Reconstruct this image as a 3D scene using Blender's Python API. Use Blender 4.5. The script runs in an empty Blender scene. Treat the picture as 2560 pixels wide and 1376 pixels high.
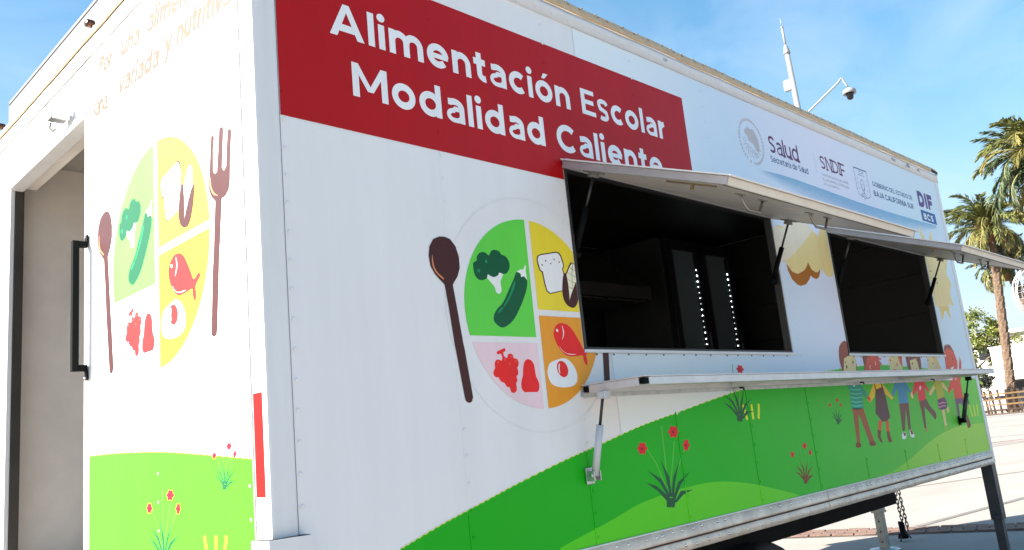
import bpy, math, random
from mathutils import Vector, Matrix
R = math.radians
random.seed(7)
scene = bpy.context.scene
COL = scene.collection

# ------------------------------------------------------------------ camera
cam_d = bpy.data.cameras.new('camera'); cam = bpy.data.objects.new('camera', cam_d); COL.objects.link(cam)
cam_d.sensor_fit = 'HORIZONTAL'; cam_d.sensor_width = 36.0; cam_d.lens = 29.485
cam_d.clip_start = 0.05; cam_d.clip_end = 3000
cam.matrix_world = (Matrix.Translation((-1.129, -2.050, 1.25)) @ Matrix.Rotation(-0.80054978, 4, 'Z')
                    @ Matrix.Rotation(1.77095098, 4, 'X') @ Matrix.Rotation(-0.10003016, 4, 'Z'))
scene.camera = cam

# ------------------------------------------------------------------ sky, sun, exposure
SUN_EL, SUN_AZ = R(31), math.atan2(-0.8746, 0.4848)     # azimuth clockwise from +Y
world = bpy.data.worlds.new('World'); scene.world = world; world.use_nodes = True
nt = world.node_tree; nt.nodes.clear()
def N(tree, kind, **kw):
    n = tree.nodes.new(kind)
    for k, v in kw.items(): setattr(n, k, v)
    return n
sky = N(nt, 'ShaderNodeTexSky', sky_type='NISHITA', sun_disc=False)
sky.sun_elevation = SUN_EL; sky.sun_rotation = SUN_AZ; sky.altitude = 20; sky.air_density = 1.0; sky.dust_density = 1.3; sky.ozone_density = 1.6
tc = N(nt, 'ShaderNodeTexCoord')
mp = N(nt, 'ShaderNodeMapping'); mp.inputs['Scale'].default_value = (1.6, 4.2, 7.0); mp.inputs['Rotation'].default_value = (0.25, 0.35, 0.5)
nz = N(nt, 'ShaderNodeTexNoise'); nz.inputs['Scale'].default_value = 1.5; nz.inputs['Detail'].default_value = 7; nz.inputs['Roughness'].default_value = 0.5; nz.inputs['Distortion'].default_value = 0.9
rp = N(nt, 'ShaderNodeValToRGB'); rp.color_ramp.elements[0].position = 0.36; rp.color_ramp.elements[1].position = 0.95
rp.color_ramp.elements[1].color = (0.34, 0.34, 0.34, 1)
mix = N(nt, 'ShaderNodeMixRGB'); mix.inputs[2].default_value = (4.6, 4.9, 5.4, 1)
bg = N(nt, 'ShaderNodeBackground'); bg.inputs['Strength'].default_value = 0.070
wo = N(nt, 'ShaderNodeOutputWorld')
L = nt.links.new
L(tc.outputs['Generated'], mp.inputs['Vector']); L(mp.outputs[0], nz.inputs['Vector']); L(nz.outputs['Fac'], rp.inputs[0])
L(rp.outputs[0], mix.inputs[0]); hs = N(nt, 'ShaderNodeHueSaturation'); hs.inputs['Saturation'].default_value = 1.40; hs.inputs['Hue'].default_value = 0.484; hs.inputs['Value'].default_value = 1.08
L(sky.outputs[0], hs.inputs['Color']); 
# pale haze that thickens evenly towards the horizon all round
sx = N(nt, 'ShaderNodeSeparateXYZ'); L(tc.outputs['Generated'], sx.inputs[0])
h1 = N(nt, 'ShaderNodeMath', operation='SUBTRACT', use_clamp=True); h1.inputs[0].default_value = 1.0; L(sx.outputs['Z'], h1.inputs[1])
h2 = N(nt, 'ShaderNodeMath', operation='POWER'); h2.inputs[1].default_value = 3.2; L(h1.outputs[0], h2.inputs[0])
h3 = N(nt, 'ShaderNodeMath', operation='MULTIPLY', use_clamp=True); h3.inputs[1].default_value = 1.05; L(h2.outputs[0], h3.inputs[0])
hz_ = N(nt, 'ShaderNodeMixRGB'); hz_.inputs[2].default_value = (2.75, 3.15, 3.6, 1)
L(h3.outputs[0], hz_.inputs[0]); L(hs.outputs[0], hz_.inputs[1]); L(hz_.outputs[0], mix.inputs[1]); L(mix.outputs[0], bg.inputs[0]); L(bg.outputs[0], wo.inputs[0])

sun_d = bpy.data.lights.new('sun', 'SUN'); sun = bpy.data.objects.new('sun', sun_d); COL.objects.link(sun)
sun_d.energy = 5.0; sun_d.angle = R(0.53); sun_d.color = (1.0, 0.94, 0.86)
sv = Vector((math.sin(SUN_AZ) * math.cos(SUN_EL), math.cos(SUN_AZ) * math.cos(SUN_EL), math.sin(SUN_EL)))
sun.rotation_euler = sv.to_track_quat('Z', 'Y').to_euler(); sun.location = sv * 60

vs = scene.view_settings
vs.view_transform = 'Standard'; vs.look = 'None'; vs.gamma = 1.0; vs.use_curve_mapping = False
vs.exposure = 1.90

# ------------------------------------------------------------------ helpers
def s2l(c): return tuple((x / 255 / 12.92) if x / 255 <= 0.04045 else ((x / 255 + 0.055) / 1.055) ** 2.4 for x in c)
WH = s2l((207, 213, 225))
def pc(r, g, b, k=0.78):
    a = s2l((r, g, b)); return tuple(min(0.84, k * (a[i] / WH[i]) ** 1.14) for i in range(3))
MATS = {}
def mat(name, col, rough=0.5, metal=0.0, spec=0.5, var=0.0, vscale=6.0, bump=0.0, bscale=30.0, coat=0.0, emit=None, estr=0.0, alpha=None, col2=None, trans=0.0, streak=False):
    if name in MATS: return MATS[name]
    m = bpy.data.materials.new(name); m.use_nodes = True; t = m.node_tree; b = t.nodes['Principled BSDF']
    b.inputs['Base Color'].default_value = (*col, 1); b.inputs['Roughness'].default_value = rough
    b.inputs['Metallic'].default_value = metal; b.inputs['Specular IOR Level'].default_value = spec
    if coat: b.inputs['Coat Weight'].default_value = coat; b.inputs['Coat Roughness'].default_value = 0.12
    if trans: b.inputs['Transmission Weight'].default_value = trans
    if emit: b.inputs['Emission Color'].default_value = (*emit, 1); b.inputs['Emission Strength'].default_value = estr
    if alpha is not None: b.inputs['Alpha'].default_value = alpha
    g = N(t, 'ShaderNodeNewGeometry')
    if var or col2:
        n = N(t, 'ShaderNodeTexNoise'); n.inputs['Scale'].default_value = vscale; n.inputs['Detail'].default_value = 6; n.inputs['Roughness'].default_value = 0.62
        if streak:
            sm_ = N(t, 'ShaderNodeMapping'); sm_.inputs['Scale'].default_value = (5.0, 5.0, 0.55); t.links.new(g.outputs['Position'], sm_.inputs['Vector']); t.links.new(sm_.outputs[0], n.inputs['Vector'])
        else: t.links.new(g.outputs['Position'], n.inputs['Vector'])
        rr = N(t, 'ShaderNodeValToRGB'); rr.color_ramp.elements[0].position = 0.34; rr.color_ramp.elements[1].position = 0.68
        lo = col2 if col2 else tuple(c * (1 - var) for c in col); hi = col if col2 else tuple(min(0.9, c * (1 + var * 0.6)) for c in col)
        rr.color_ramp.elements[0].color = (*lo, 1); rr.color_ramp.elements[1].color = (*hi, 1)
        t.links.new(n.outputs['Fac'], rr.inputs[0]); t.links.new(rr.outputs[0], b.inputs['Base Color'])
    if bump:
        n2 = N(t, 'ShaderNodeTexNoise'); n2.inputs['Scale'].default_value = bscale; n2.inputs['Detail'].default_value = 4
        t.links.new(g.outputs['Position'], n2.inputs['Vector'])
        bu = N(t, 'ShaderNodeBump'); bu.inputs['Strength'].default_value = bump; bu.inputs['Distance'].default_value = 0.02
        t.links.new(n2.outputs['Fac'], bu.inputs['Height']); t.links.new(bu.outputs[0], b.inputs['Normal'])
    MATS[name] = m; return m

class MB:
    """collects geometry, builds one mesh object"""
    def __init__(s): s.v = []; s.f = []; s.m = []; s.sm = []
    def add(s, vs, fs, m=0, smooth=False):
        o = len(s.v); s.v += [tuple(v) for v in vs]
        for f in fs: s.f.append([i + o for i in f]); s.m.append(m); s.sm.append(smooth)
        return s
    def box(s, x0, x1, y0, y1, z0, z1, m=0):
        return s.add([(x0,y0,z0),(x1,y0,z0),(x1,y1,z0),(x0,y1,z0),(x0,y0,z1),(x1,y0,z1),(x1,y1,z1),(x0,y1,z1)],
                     [(0,3,2,1),(4,5,6,7),(0,1,5,4),(1,2,6,5),(2,3,7,6),(3,0,4,7)], m)
    def obox(s, p, q, w, h, up=(0,0,1), m=0):
        """box beam from p to q, width w across, height h along up"""
        p, q = Vector(p), Vector(q); d = (q - p).normalized(); u = Vector(up); r = d.cross(u).normalized(); u = r.cross(d).normalized()
        vs = [c + r * a * w / 2 + u * b * h / 2 for c in (p, q) for a, b in ((-1,-1),(1,-1),(1,1),(-1,1))]
        return s.add(vs, [(0,1,2,3),(7,6,5,4),(0,4,5,1),(1,5,6,2),(2,6,7,3),(3,7,4,0)], m)
    def tube(s, pts, rad, n=10, m=0, caps=True, closed=False):
        pts = [Vector(p) for p in pts]; k = len(pts)
        rads = rad if isinstance(rad, (list, tuple)) else [rad] * k
        vs = []; ref = None
        for i in range(k):
            if closed: t = (pts[(i + 1) % k] - pts[i - 1]).normalized()
            else: t = (pts[min(i + 1, k - 1)] - pts[max(i - 1, 0)]).normalized()
            if ref is None: ref = Vector((0,0,1)) if abs(t.z) < 0.9 else Vector((1,0,0))
            r = t.cross(ref).normalized(); u = r.cross(t).normalized(); ref = u
            vs += [pts[i] + (r * math.cos(a) + u * math.sin(a)) * rads[i] for a in (2 * math.pi * j / n for j in range(n))]
        fs = []
        for i in range(k if closed else k - 1):
            a, b = i * n, ((i + 1) % k) * n
            fs += [(a + j, a + (j + 1) % n, b + (j + 1) % n, b + j) for j in range(n)]
        s.add(vs, fs, m, True)
        if caps and not closed:
            o = len(s.v) - len(vs)
            s.f += [[o + j for j in range(n)][::-1], [o + (k - 1) * n + j for j in range(n)]]; s.m += [m, m]; s.sm += [False, False]
        return s
    def lathe(s, prof, o=(0,0,0), ax=(0,0,1), n=24, m=0, smooth=True):
        ax = Vector(ax).normalized(); e = ax.orthogonal().normalized(); f = ax.cross(e); o = Vector(o); k = len(prof)
        vs = [o + ax * h + (e * math.cos(a) + f * math.sin(a)) * r for r, h in prof for a in (2 * math.pi * j / n for j in range(n))]
        return s.add(vs, [(i*n + j, i*n + (j+1) % n, (i+1)*n + (j+1) % n, (i+1)*n + j) for i in range(k-1) for j in range(n)], m, smooth)
    def dome(s, c, ax, r, h, m=0, n=8):
        ax = Vector(ax).normalized(); e = ax.orthogonal().normalized(); f = ax.cross(e); c = Vector(c)
        ring = lambda rr, hh: [c + ax * hh + (e * math.cos(a) + f * math.sin(a)) * rr for a in (2 * math.pi * j / n for j in range(n))]
        vs = ring(r, 0) + ring(r * 0.72, h * 0.7) + [c + ax * h]
        return s.add(vs, [(j, (j+1) % n, n + (j+1) % n, n + j) for j in range(n)] + [(n + j, n + (j+1) % n, 2*n) for j in range(n)], m, True)
    def build(s, name, mats, parent=None, bevel=0.0, kind=None):
        me = bpy.data.meshes.new(name); me.from_pydata([tuple(v) for v in s.v], [], s.f)
        for mm in (mats if isinstance(mats, (list, tuple)) else [mats]): me.materials.append(mm)
        me.polygons.foreach_set('material_index', s.m); me.polygons.foreach_set('use_smooth', s.sm); me.update()
        o = bpy.data.objects.new(name, me); COL.objects.link(o)
        if parent: o.parent = parent
        if bevel:
            b = o.modifiers.new('bevel', 'BEVEL'); b.width = bevel; b.segments = 2; b.limit_method = 'ANGLE'; b.harden_normals = False
        if kind: o['kind'] = kind
        return o
def empty(name, loc=(0,0,0), parent=None):
    e = bpy.data.objects.new(name, None); COL.objects.link(e); e.location = loc; e.empty_display_size = 0.2
    if parent: e.parent = parent
    return e
def tag(o, label, cat, group=None):
    o['label'] = label; o['category'] = cat
    if group: o['group'] = group
    return o
def structure(o): o['kind'] = 'structure'; return o
def copy_obj(o, parent=None, name=None):
    c = o.copy(); COL.objects.link(c); c.parent = parent
    return c

# ------------------------------------------------------------------ materials
def vinyl(name, col, rough=0.46, var=0.05, **kw): return mat(name, col, rough, spec=.24, var=var, vscale=1.6, bump=0.30, bscale=2.2, streak=True, **kw)
WHITE = vinyl('white_panel_paint', (0.79, 0.775, 0.77), var=0.035)
POST = mat('white_post_paint', (0.73, 0.72, 0.715), 0.42, var=0.06, vscale=3, streak=True, bump=0.05, bscale=20)
TRIM = mat('aluminium_trim', (0.66, 0.67, 0.69), 0.40, metal=0.1, var=0.05, vscale=14, bump=0.05, bscale=60)
RAILM = mat('weathered_aluminium', (0.80, 0.655, 0.53), 0.42, metal=0.1, var=0.25, vscale=9, bump=0.10, bscale=40)
CREAM = mat('cream_roof_edge', (0.60, 0.435, 0.26), 0.55, col2=(0.49, 0.345, 0.20), vscale=16, bump=0.12, bscale=45)
RUST = mat('rust_brown', (0.075, 0.036, 0.022), 0.85, var=0.4, vscale=40)
BLACK = mat('black_plastic', (0.003, 0.004, 0.004), 0.6, spec=.08)
FRAME = mat('black_chassis_paint', (0.005, 0.005, 0.0055), 0.7, spec=.1, var=0.3, vscale=12)
DARKJ = mat('dark_gap', (0.02, 0.02, 0.022), 0.7)
STEEL = mat('galvanised_steel', (0.52, 0.53, 0.54), 0.38, metal=0.8, var=0.2, vscale=25)
CHROME = mat('bright_steel', (0.75, 0.75, 0.74), 0.22, metal=1.0)
GREY = mat('grey_steel_paint', (0.36, 0.37, 0.38), 0.5, var=0.12, vscale=10)
RUBBER = mat('tyre_rubber', (0.014, 0.014, 0.015), 0.8, bump=0.2, bscale=80)
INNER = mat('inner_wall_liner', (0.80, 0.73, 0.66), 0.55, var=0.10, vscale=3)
KITCH = mat('kitchen_liner_shade_tone', (0.009, 0.0088, 0.008), 0.5, var=0.2, vscale=4)  # darkness of the interior painted into the liner colour, away from the doorway
HATCHM = mat('hatch_inner_sheet', (0.58, 0.54, 0.49), 0.45, col2=(0.48, 0.445, 0.40), vscale=7, bump=0.05, bscale=12)
ROOFG = mat('roof_unit_grey', (0.125, 0.127, 0.132), 0.5, var=0.08, vscale=5)
TAPE = mat('red_reflective_tape', (0.50, 0.004, 0.002), 0.3, spec=.3, var=0.15, vscale=12)
ART={
 ('plate', 'broccoli'):[('stalk_white',2,0,[(-0.652,0.344),(-0.658,0.315),(-0.567,0.232),(-0.555,0.180),(-0.519,0.162),(-0.481,0.185),(-0.476,0.223),(-0.479,0.294),(-0.430,0.372),(-0.475,0.395),(-0.560,0.389),(-0.619,0.375)]),('deep_green',3,1,[(-0.834,0.433),(-0.821,0.462),(-0.781,0.484),(-0.774,0.522),(-0.728,0.567),(-0.663,0.578),(-0.607,0.552),(-0.571,0.598),(-0.517,0.617),(-0.454,0.605),(-0.434,0.577),(-0.368,0.559),(-0.328,0.504),(-0.332,0.445),(-0.377,0.388),(-0.432,0.375),(-0.483,0.383),(-0.506,0.355),(-0.567,0.331),(-0.617,0.342),(-0.647,0.354),(-0.665,0.315),(-0.724,0.290),(-0.786,0.297),(-0.828,0.349)]),('mid_green',4,1,[(-0.635,0.487),(-0.639,0.477),(-0.647,0.470),(-0.656,0.466),(-0.664,0.468),(-0.670,0.475),(-0.671,0.484),(-0.668,0.494),(-0.660,0.502),(-0.651,0.505),(-0.642,0.503),(-0.637,0.497)]),('mid_green',4,1,[(-0.747,0.382),(-0.750,0.373),(-0.758,0.365),(-0.768,0.362),(-0.777,0.364),(-0.783,0.370),(-0.784,0.379),(-0.781,0.388),(-0.773,0.395),(-0.763,0.398),(-0.754,0.397),(-0.748,0.391)])],
 ('plate', 'courgette'):[('deep_green',2,1,[(-0.234,0.409),(-0.293,0.322),(-0.375,0.210),(-0.471,0.081),(-0.572,0.001),(-0.622,-0.075),(-0.608,-0.130),(-0.531,-0.174),(-0.452,-0.158),(-0.336,-0.083),(-0.215,0.065),(-0.116,0.226),(-0.089,0.336),(-0.130,0.373),(-0.175,0.389)]),('stalk_white',3,0,[(-0.233,0.414),(-0.175,0.440),(-0.126,0.447),(-0.103,0.488),(-0.085,0.490),(-0.097,0.439),(-0.089,0.336),(-0.130,0.373),(-0.173,0.360),(-0.177,0.399)]),('mid_green',3,1,[(-0.291,0.293),(-0.268,0.290),(-0.334,0.174),(-0.443,0.049),(-0.470,0.043),(-0.384,0.143)]),('mid_green',3,1,[(-0.555,-0.017),(-0.491,0.033),(-0.480,0.015),(-0.537,-0.025)])],
 ('plate', 'grapes'):[('red',2,1,[(-0.696,-0.616),(-0.673,-0.580),(-0.667,-0.569),(-0.667,-0.528),(-0.637,-0.495),(-0.596,-0.495),(-0.571,-0.503),(-0.557,-0.473),(-0.568,-0.440),(-0.583,-0.436),(-0.610,-0.443),(-0.626,-0.429),(-0.616,-0.414),(-0.540,-0.387),(-0.513,-0.379),(-0.502,-0.398),(-0.513,-0.413),(-0.535,-0.424),(-0.531,-0.454),(-0.510,-0.473),(-0.487,-0.473),(-0.475,-0.446),(-0.442,-0.433),(-0.407,-0.446),(-0.398,-0.478),(-0.359,-0.484),(-0.335,-0.518),(-0.344,-0.555),(-0.361,-0.574),(-0.352,-0.612),(-0.360,-0.641),(-0.384,-0.662),(-0.375,-0.694),(-0.399,-0.734),(-0.396,-0.768),(-0.404,-0.801),(-0.443,-0.822),(-0.483,-0.806),(-0.493,-0.766),(-0.529,-0.761),(-0.564,-0.720),(-0.594,-0.712),(-0.626,-0.682),(-0.629,-0.668),(-0.669,-0.664),(-0.692,-0.645)]),('light_red',3,1,[(-0.605,-0.520),(-0.611,-0.529),(-0.621,-0.533),(-0.631,-0.529),(-0.634,-0.520),(-0.628,-0.510),(-0.618,-0.506),(-0.608,-0.510)]),('light_red',3,1,[(-0.507,-0.493),(-0.512,-0.502),(-0.523,-0.506),(-0.533,-0.502),(-0.536,-0.493),(-0.530,-0.483),(-0.520,-0.479),(-0.510,-0.483)]),('light_red',3,1,[(-0.450,-0.536),(-0.456,-0.546),(-0.466,-0.550),(-0.476,-0.546),(-0.479,-0.536),(-0.474,-0.527),(-0.463,-0.523),(-0.453,-0.527)]),('light_red',3,1,[(-0.416,-0.465),(-0.422,-0.474),(-0.433,-0.478),(-0.442,-0.475),(-0.445,-0.465),(-0.440,-0.455),(-0.429,-0.451),(-0.419,-0.455)]),('light_red',3,1,[(-0.358,-0.510),(-0.364,-0.520),(-0.375,-0.524),(-0.385,-0.520),(-0.388,-0.510),(-0.383,-0.500),(-0.371,-0.496),(-0.361,-0.500)])],
 ('plate', 'pear'):[('red',2,1,[(-0.203,-0.488),(-0.250,-0.514),(-0.278,-0.574),(-0.294,-0.650),(-0.325,-0.717),(-0.329,-0.777),(-0.294,-0.816),(-0.240,-0.818),(-0.153,-0.820),(-0.097,-0.816),(-0.071,-0.767),(-0.076,-0.714),(-0.102,-0.667),(-0.110,-0.606),(-0.117,-0.545),(-0.150,-0.502)])],
 ('plate', 'fish'):[('red',2,1,[(0.434,-0.108),(0.347,-0.103),(0.266,-0.145),(0.228,-0.222),(0.250,-0.305),(0.306,-0.384),(0.372,-0.435),(0.438,-0.457),(0.541,-0.457),(0.661,-0.448),(0.668,-0.490),(0.692,-0.543),(0.719,-0.549),(0.730,-0.502),(0.725,-0.436),(0.802,-0.380),(0.800,-0.351),(0.774,-0.345),(0.692,-0.377),(0.641,-0.304),(0.554,-0.185),(0.491,-0.130)]),('white',3,1,[(0.375,-0.123),(0.398,-0.183),(0.390,-0.232),(0.355,-0.284),(0.377,-0.229),(0.383,-0.180)]),('white',3,1,[(0.308,-0.187),(0.306,-0.194),(0.299,-0.198),(0.290,-0.198),(0.281,-0.194),(0.275,-0.187),(0.273,-0.179),(0.276,-0.172),(0.282,-0.168),(0.291,-0.168),(0.300,-0.172),(0.306,-0.179)]),('white',3,1,[(0.302,-0.349),(0.335,-0.390),(0.411,-0.426),(0.551,-0.435),(0.467,-0.440),(0.391,-0.425),(0.325,-0.388)])],
 ('plate', 'egg'):[('white',2,1,[(0.351,-0.477),(0.426,-0.500),(0.499,-0.564),(0.532,-0.644),(0.519,-0.723),(0.452,-0.769),(0.318,-0.784),(0.202,-0.772),(0.124,-0.745),(0.085,-0.692),(0.074,-0.622),(0.111,-0.543),(0.172,-0.511),(0.253,-0.492)]),('red',3,1,[(0.397,-0.607),(0.392,-0.632),(0.379,-0.654),(0.359,-0.669),(0.334,-0.677),(0.308,-0.676),(0.281,-0.668),(0.257,-0.651),(0.238,-0.629),(0.227,-0.603),(0.224,-0.576),(0.229,-0.550),(0.242,-0.529),(0.263,-0.513),(0.288,-0.506),(0.315,-0.507),(0.341,-0.516),(0.365,-0.532),(0.383,-0.555),(0.394,-0.580)]),('white',4,1,[(0.261,-0.536),(0.245,-0.584),(0.257,-0.637),(0.267,-0.630),(0.263,-0.587),(0.274,-0.543)])],
 ('plate', 'bread'):[('brown',2,0,[(0.088,0.568),(0.107,0.611),(0.151,0.633),(0.411,0.686),(0.460,0.682),(0.492,0.651),(0.512,0.589),(0.524,0.543),(0.512,0.512),(0.498,0.503),(0.515,0.420),(0.517,0.264),(0.238,0.206),(0.190,0.236),(0.167,0.320),(0.150,0.438),(0.117,0.452),(0.098,0.504)]),('white',3,0,[(0.105,0.568),(0.121,0.604),(0.154,0.622),(0.406,0.672),(0.445,0.669),(0.473,0.640),(0.494,0.583),(0.506,0.541),(0.497,0.518),(0.482,0.500),(0.500,0.414),(0.500,0.269),(0.245,0.218),(0.206,0.243),(0.185,0.323),(0.168,0.446),(0.134,0.460),(0.117,0.509)]),('brown',4,1,[(0.176,0.518),(0.172,0.511),(0.165,0.508),(0.158,0.510),(0.157,0.517),(0.160,0.523),(0.168,0.527),(0.174,0.524)]),('brown',4,1,[(0.239,0.569),(0.235,0.562),(0.228,0.559),(0.222,0.561),(0.220,0.568),(0.224,0.574),(0.231,0.578),(0.237,0.575)]),('brown',4,1,[(0.316,0.545),(0.312,0.538),(0.304,0.535),(0.298,0.537),(0.296,0.543),(0.300,0.550),(0.307,0.553),(0.314,0.551)]),('brown',4,1,[(0.378,0.596),(0.374,0.589),(0.367,0.585),(0.360,0.587),(0.359,0.594),(0.362,0.601),(0.370,0.604),(0.376,0.602)]),('brown',4,1,[(0.455,0.572),(0.451,0.565),(0.444,0.562),(0.437,0.564),(0.435,0.570),(0.439,0.577),(0.447,0.580),(0.453,0.578)])],
 ('plate', 'corn'):[('brown',4,0,[(0.677,0.582),(0.640,0.587),(0.600,0.546),(0.549,0.474),(0.528,0.445),(0.542,0.337),(0.551,0.150),(0.589,0.204),(0.690,0.346),(0.734,0.384),(0.732,0.453),(0.730,0.523),(0.710,0.565)]),('cob_white',5,0,[(0.679,0.572),(0.652,0.573),(0.615,0.537),(0.564,0.465),(0.543,0.437),(0.556,0.333),(0.553,0.160),(0.576,0.209),(0.675,0.352),(0.720,0.390),(0.717,0.456),(0.715,0.523),(0.699,0.560)]),('brown',6,0,[(0.597,0.531),(0.662,0.506),(0.721,0.495),(0.726,0.490),(0.667,0.500),(0.602,0.525)]),('brown',6,0,[(0.566,0.467),(0.649,0.435),(0.723,0.424),(0.728,0.418),(0.654,0.430),(0.570,0.461)]),('brown',6,0,[(0.553,0.392),(0.636,0.362),(0.701,0.353),(0.706,0.348),(0.641,0.356),(0.557,0.387)]),('brown',6,0,[(0.555,0.310),(0.595,0.294),(0.633,0.287),(0.637,0.282),(0.600,0.288),(0.559,0.304)]),('brown',6,0,[(0.669,0.572),(0.638,0.482),(0.615,0.299),(0.619,0.294),(0.643,0.476),(0.674,0.566)]),('brown',7,1,[(0.527,0.455),(0.487,0.423),(0.452,0.302),(0.444,0.200),(0.473,0.123),(0.538,0.081),(0.613,0.078),(0.672,0.131),(0.724,0.252),(0.745,0.385),(0.721,0.388),(0.682,0.340),(0.582,0.214),(0.547,0.155),(0.551,0.352),(0.541,0.433)])],
 ('plate', 'fork'):[('brown',2,0,[(1.078,0.688),(1.051,0.682),(1.023,0.498),(0.997,0.340),(0.993,0.267),(1.032,0.198),(1.092,0.148),(1.071,-0.008),(1.043,-0.242),(1.018,-0.378),(0.973,-0.816),(0.968,-0.861),(1.006,-0.890),(1.054,-0.875),(1.066,-0.831),(1.094,-0.598),(1.134,-0.262),(1.149,-0.187),(1.183,0.042),(1.197,0.138),(1.263,0.148),(1.314,0.181),(1.334,0.238),(1.349,0.394),(1.382,0.622),(1.361,0.645),(1.328,0.644),(1.304,0.530),(1.282,0.367),(1.243,0.347),(1.215,0.380),(1.239,0.552),(1.256,0.682),(1.228,0.708),(1.190,0.702),(1.163,0.536),(1.133,0.373),(1.093,0.367),(1.069,0.396),(1.079,0.563),(1.102,0.664)]),('tan',3,1,[(1.024,0.365),(1.011,0.294),(1.058,0.215),(1.141,0.179),(1.076,0.222),(1.032,0.288)])],
 ('plate', 'spoon'):[('brown',2,0,[(-1.236,0.678),(-1.314,0.645),(-1.369,0.567),(-1.385,0.476),(-1.374,0.379),(-1.326,0.303),(-1.254,0.241),(-1.220,0.212),(-1.190,-0.017),(-1.158,-0.347),(-1.089,-0.843),(-1.080,-0.878),(-1.044,-0.899),(-1.005,-0.888),(-0.986,-0.846),(-1.005,-0.684),(-1.038,-0.400),(-1.050,-0.335),(-1.087,-0.021),(-1.118,0.219),(-1.088,0.257),(-1.050,0.301),(-1.011,0.391),(-1.010,0.501),(-1.041,0.600),(-1.104,0.667),(-1.172,0.683)]),('tan',3,1,[(-1.341,0.489),(-1.354,0.416),(-1.324,0.330),(-1.240,0.265),(-1.225,0.275),(-1.301,0.331),(-1.333,0.400)])],
 ('kid1', ''):[('hair_brown',2,1,[(3.671,1.655),(3.618,1.635),(3.585,1.601),(3.569,1.543),(3.579,1.500),(3.595,1.471),(3.772,1.469),(3.784,1.566),(3.718,1.577),(3.716,1.612),(3.704,1.651)]),('skin_light',3,0,[(3.634,1.553),(3.698,1.569),(3.785,1.568),(3.789,1.523),(3.766,1.469),(3.595,1.471)]),('dark',4,0,[(3.660,1.504),(3.654,1.497),(3.646,1.494),(3.641,1.497),(3.641,1.504),(3.647,1.511),(3.654,1.514),(3.660,1.511)]),('dark',4,0,[(3.755,1.532),(3.750,1.525),(3.742,1.522),(3.737,1.525),(3.737,1.532),(3.743,1.539),(3.750,1.542),(3.756,1.539)]),('hair_brown',4,0,[(3.641,1.541),(3.650,1.529),(3.635,1.527)]),('skin_tan',2,0,[(3.673,1.441),(3.759,1.440),(3.731,1.401),(3.685,1.402)]),('teal',2,0,[(3.594,1.428),(3.650,1.427),(3.681,1.405),(3.745,1.406),(3.791,1.405),(3.835,1.370),(3.870,1.339),(3.847,1.315),(3.789,1.346),(3.783,1.264),(3.694,1.260),(3.617,1.268),(3.634,1.374),(3.599,1.399)]),('teal_light',3,0,[(3.640,1.381),(3.719,1.373),(3.793,1.377),(3.791,1.372),(3.716,1.367),(3.638,1.376)]),('teal_light',3,0,[(3.636,1.358),(3.709,1.350),(3.790,1.353),(3.788,1.349),(3.707,1.344),(3.634,1.353)]),('teal_light',3,0,[(3.632,1.336),(3.699,1.327),(3.787,1.330),(3.785,1.325),(3.697,1.321),(3.630,1.330)]),('teal_light',3,0,[(3.628,1.313),(3.690,1.304),(3.784,1.307),(3.782,1.302),(3.687,1.298),(3.626,1.307)]),('teal_light',3,0,[(3.624,1.290),(3.680,1.282),(3.781,1.284),(3.779,1.279),(3.677,1.276),(3.622,1.285)]),('white',3,0,[(3.675,1.410),(3.704,1.397),(3.746,1.414),(3.705,1.388)]),('pants_brown',2,0,[(3.620,1.269),(3.779,1.263),(3.812,1.156),(3.847,1.072),(3.862,1.051),(3.823,1.046),(3.778,1.052),(3.775,1.072),(3.710,1.219),(3.694,1.229),(3.650,1.066),(3.650,1.052),(3.594,1.054),(3.589,1.070),(3.608,1.083),(3.626,1.237)]),('boot',3,1,[(3.604,1.078),(3.656,1.073),(3.650,1.052),(3.593,1.053),(3.587,1.066)]),('boot',3,1,[(3.774,1.071),(3.845,1.073),(3.862,1.051),(3.823,1.046),(3.778,1.052)])],
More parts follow.
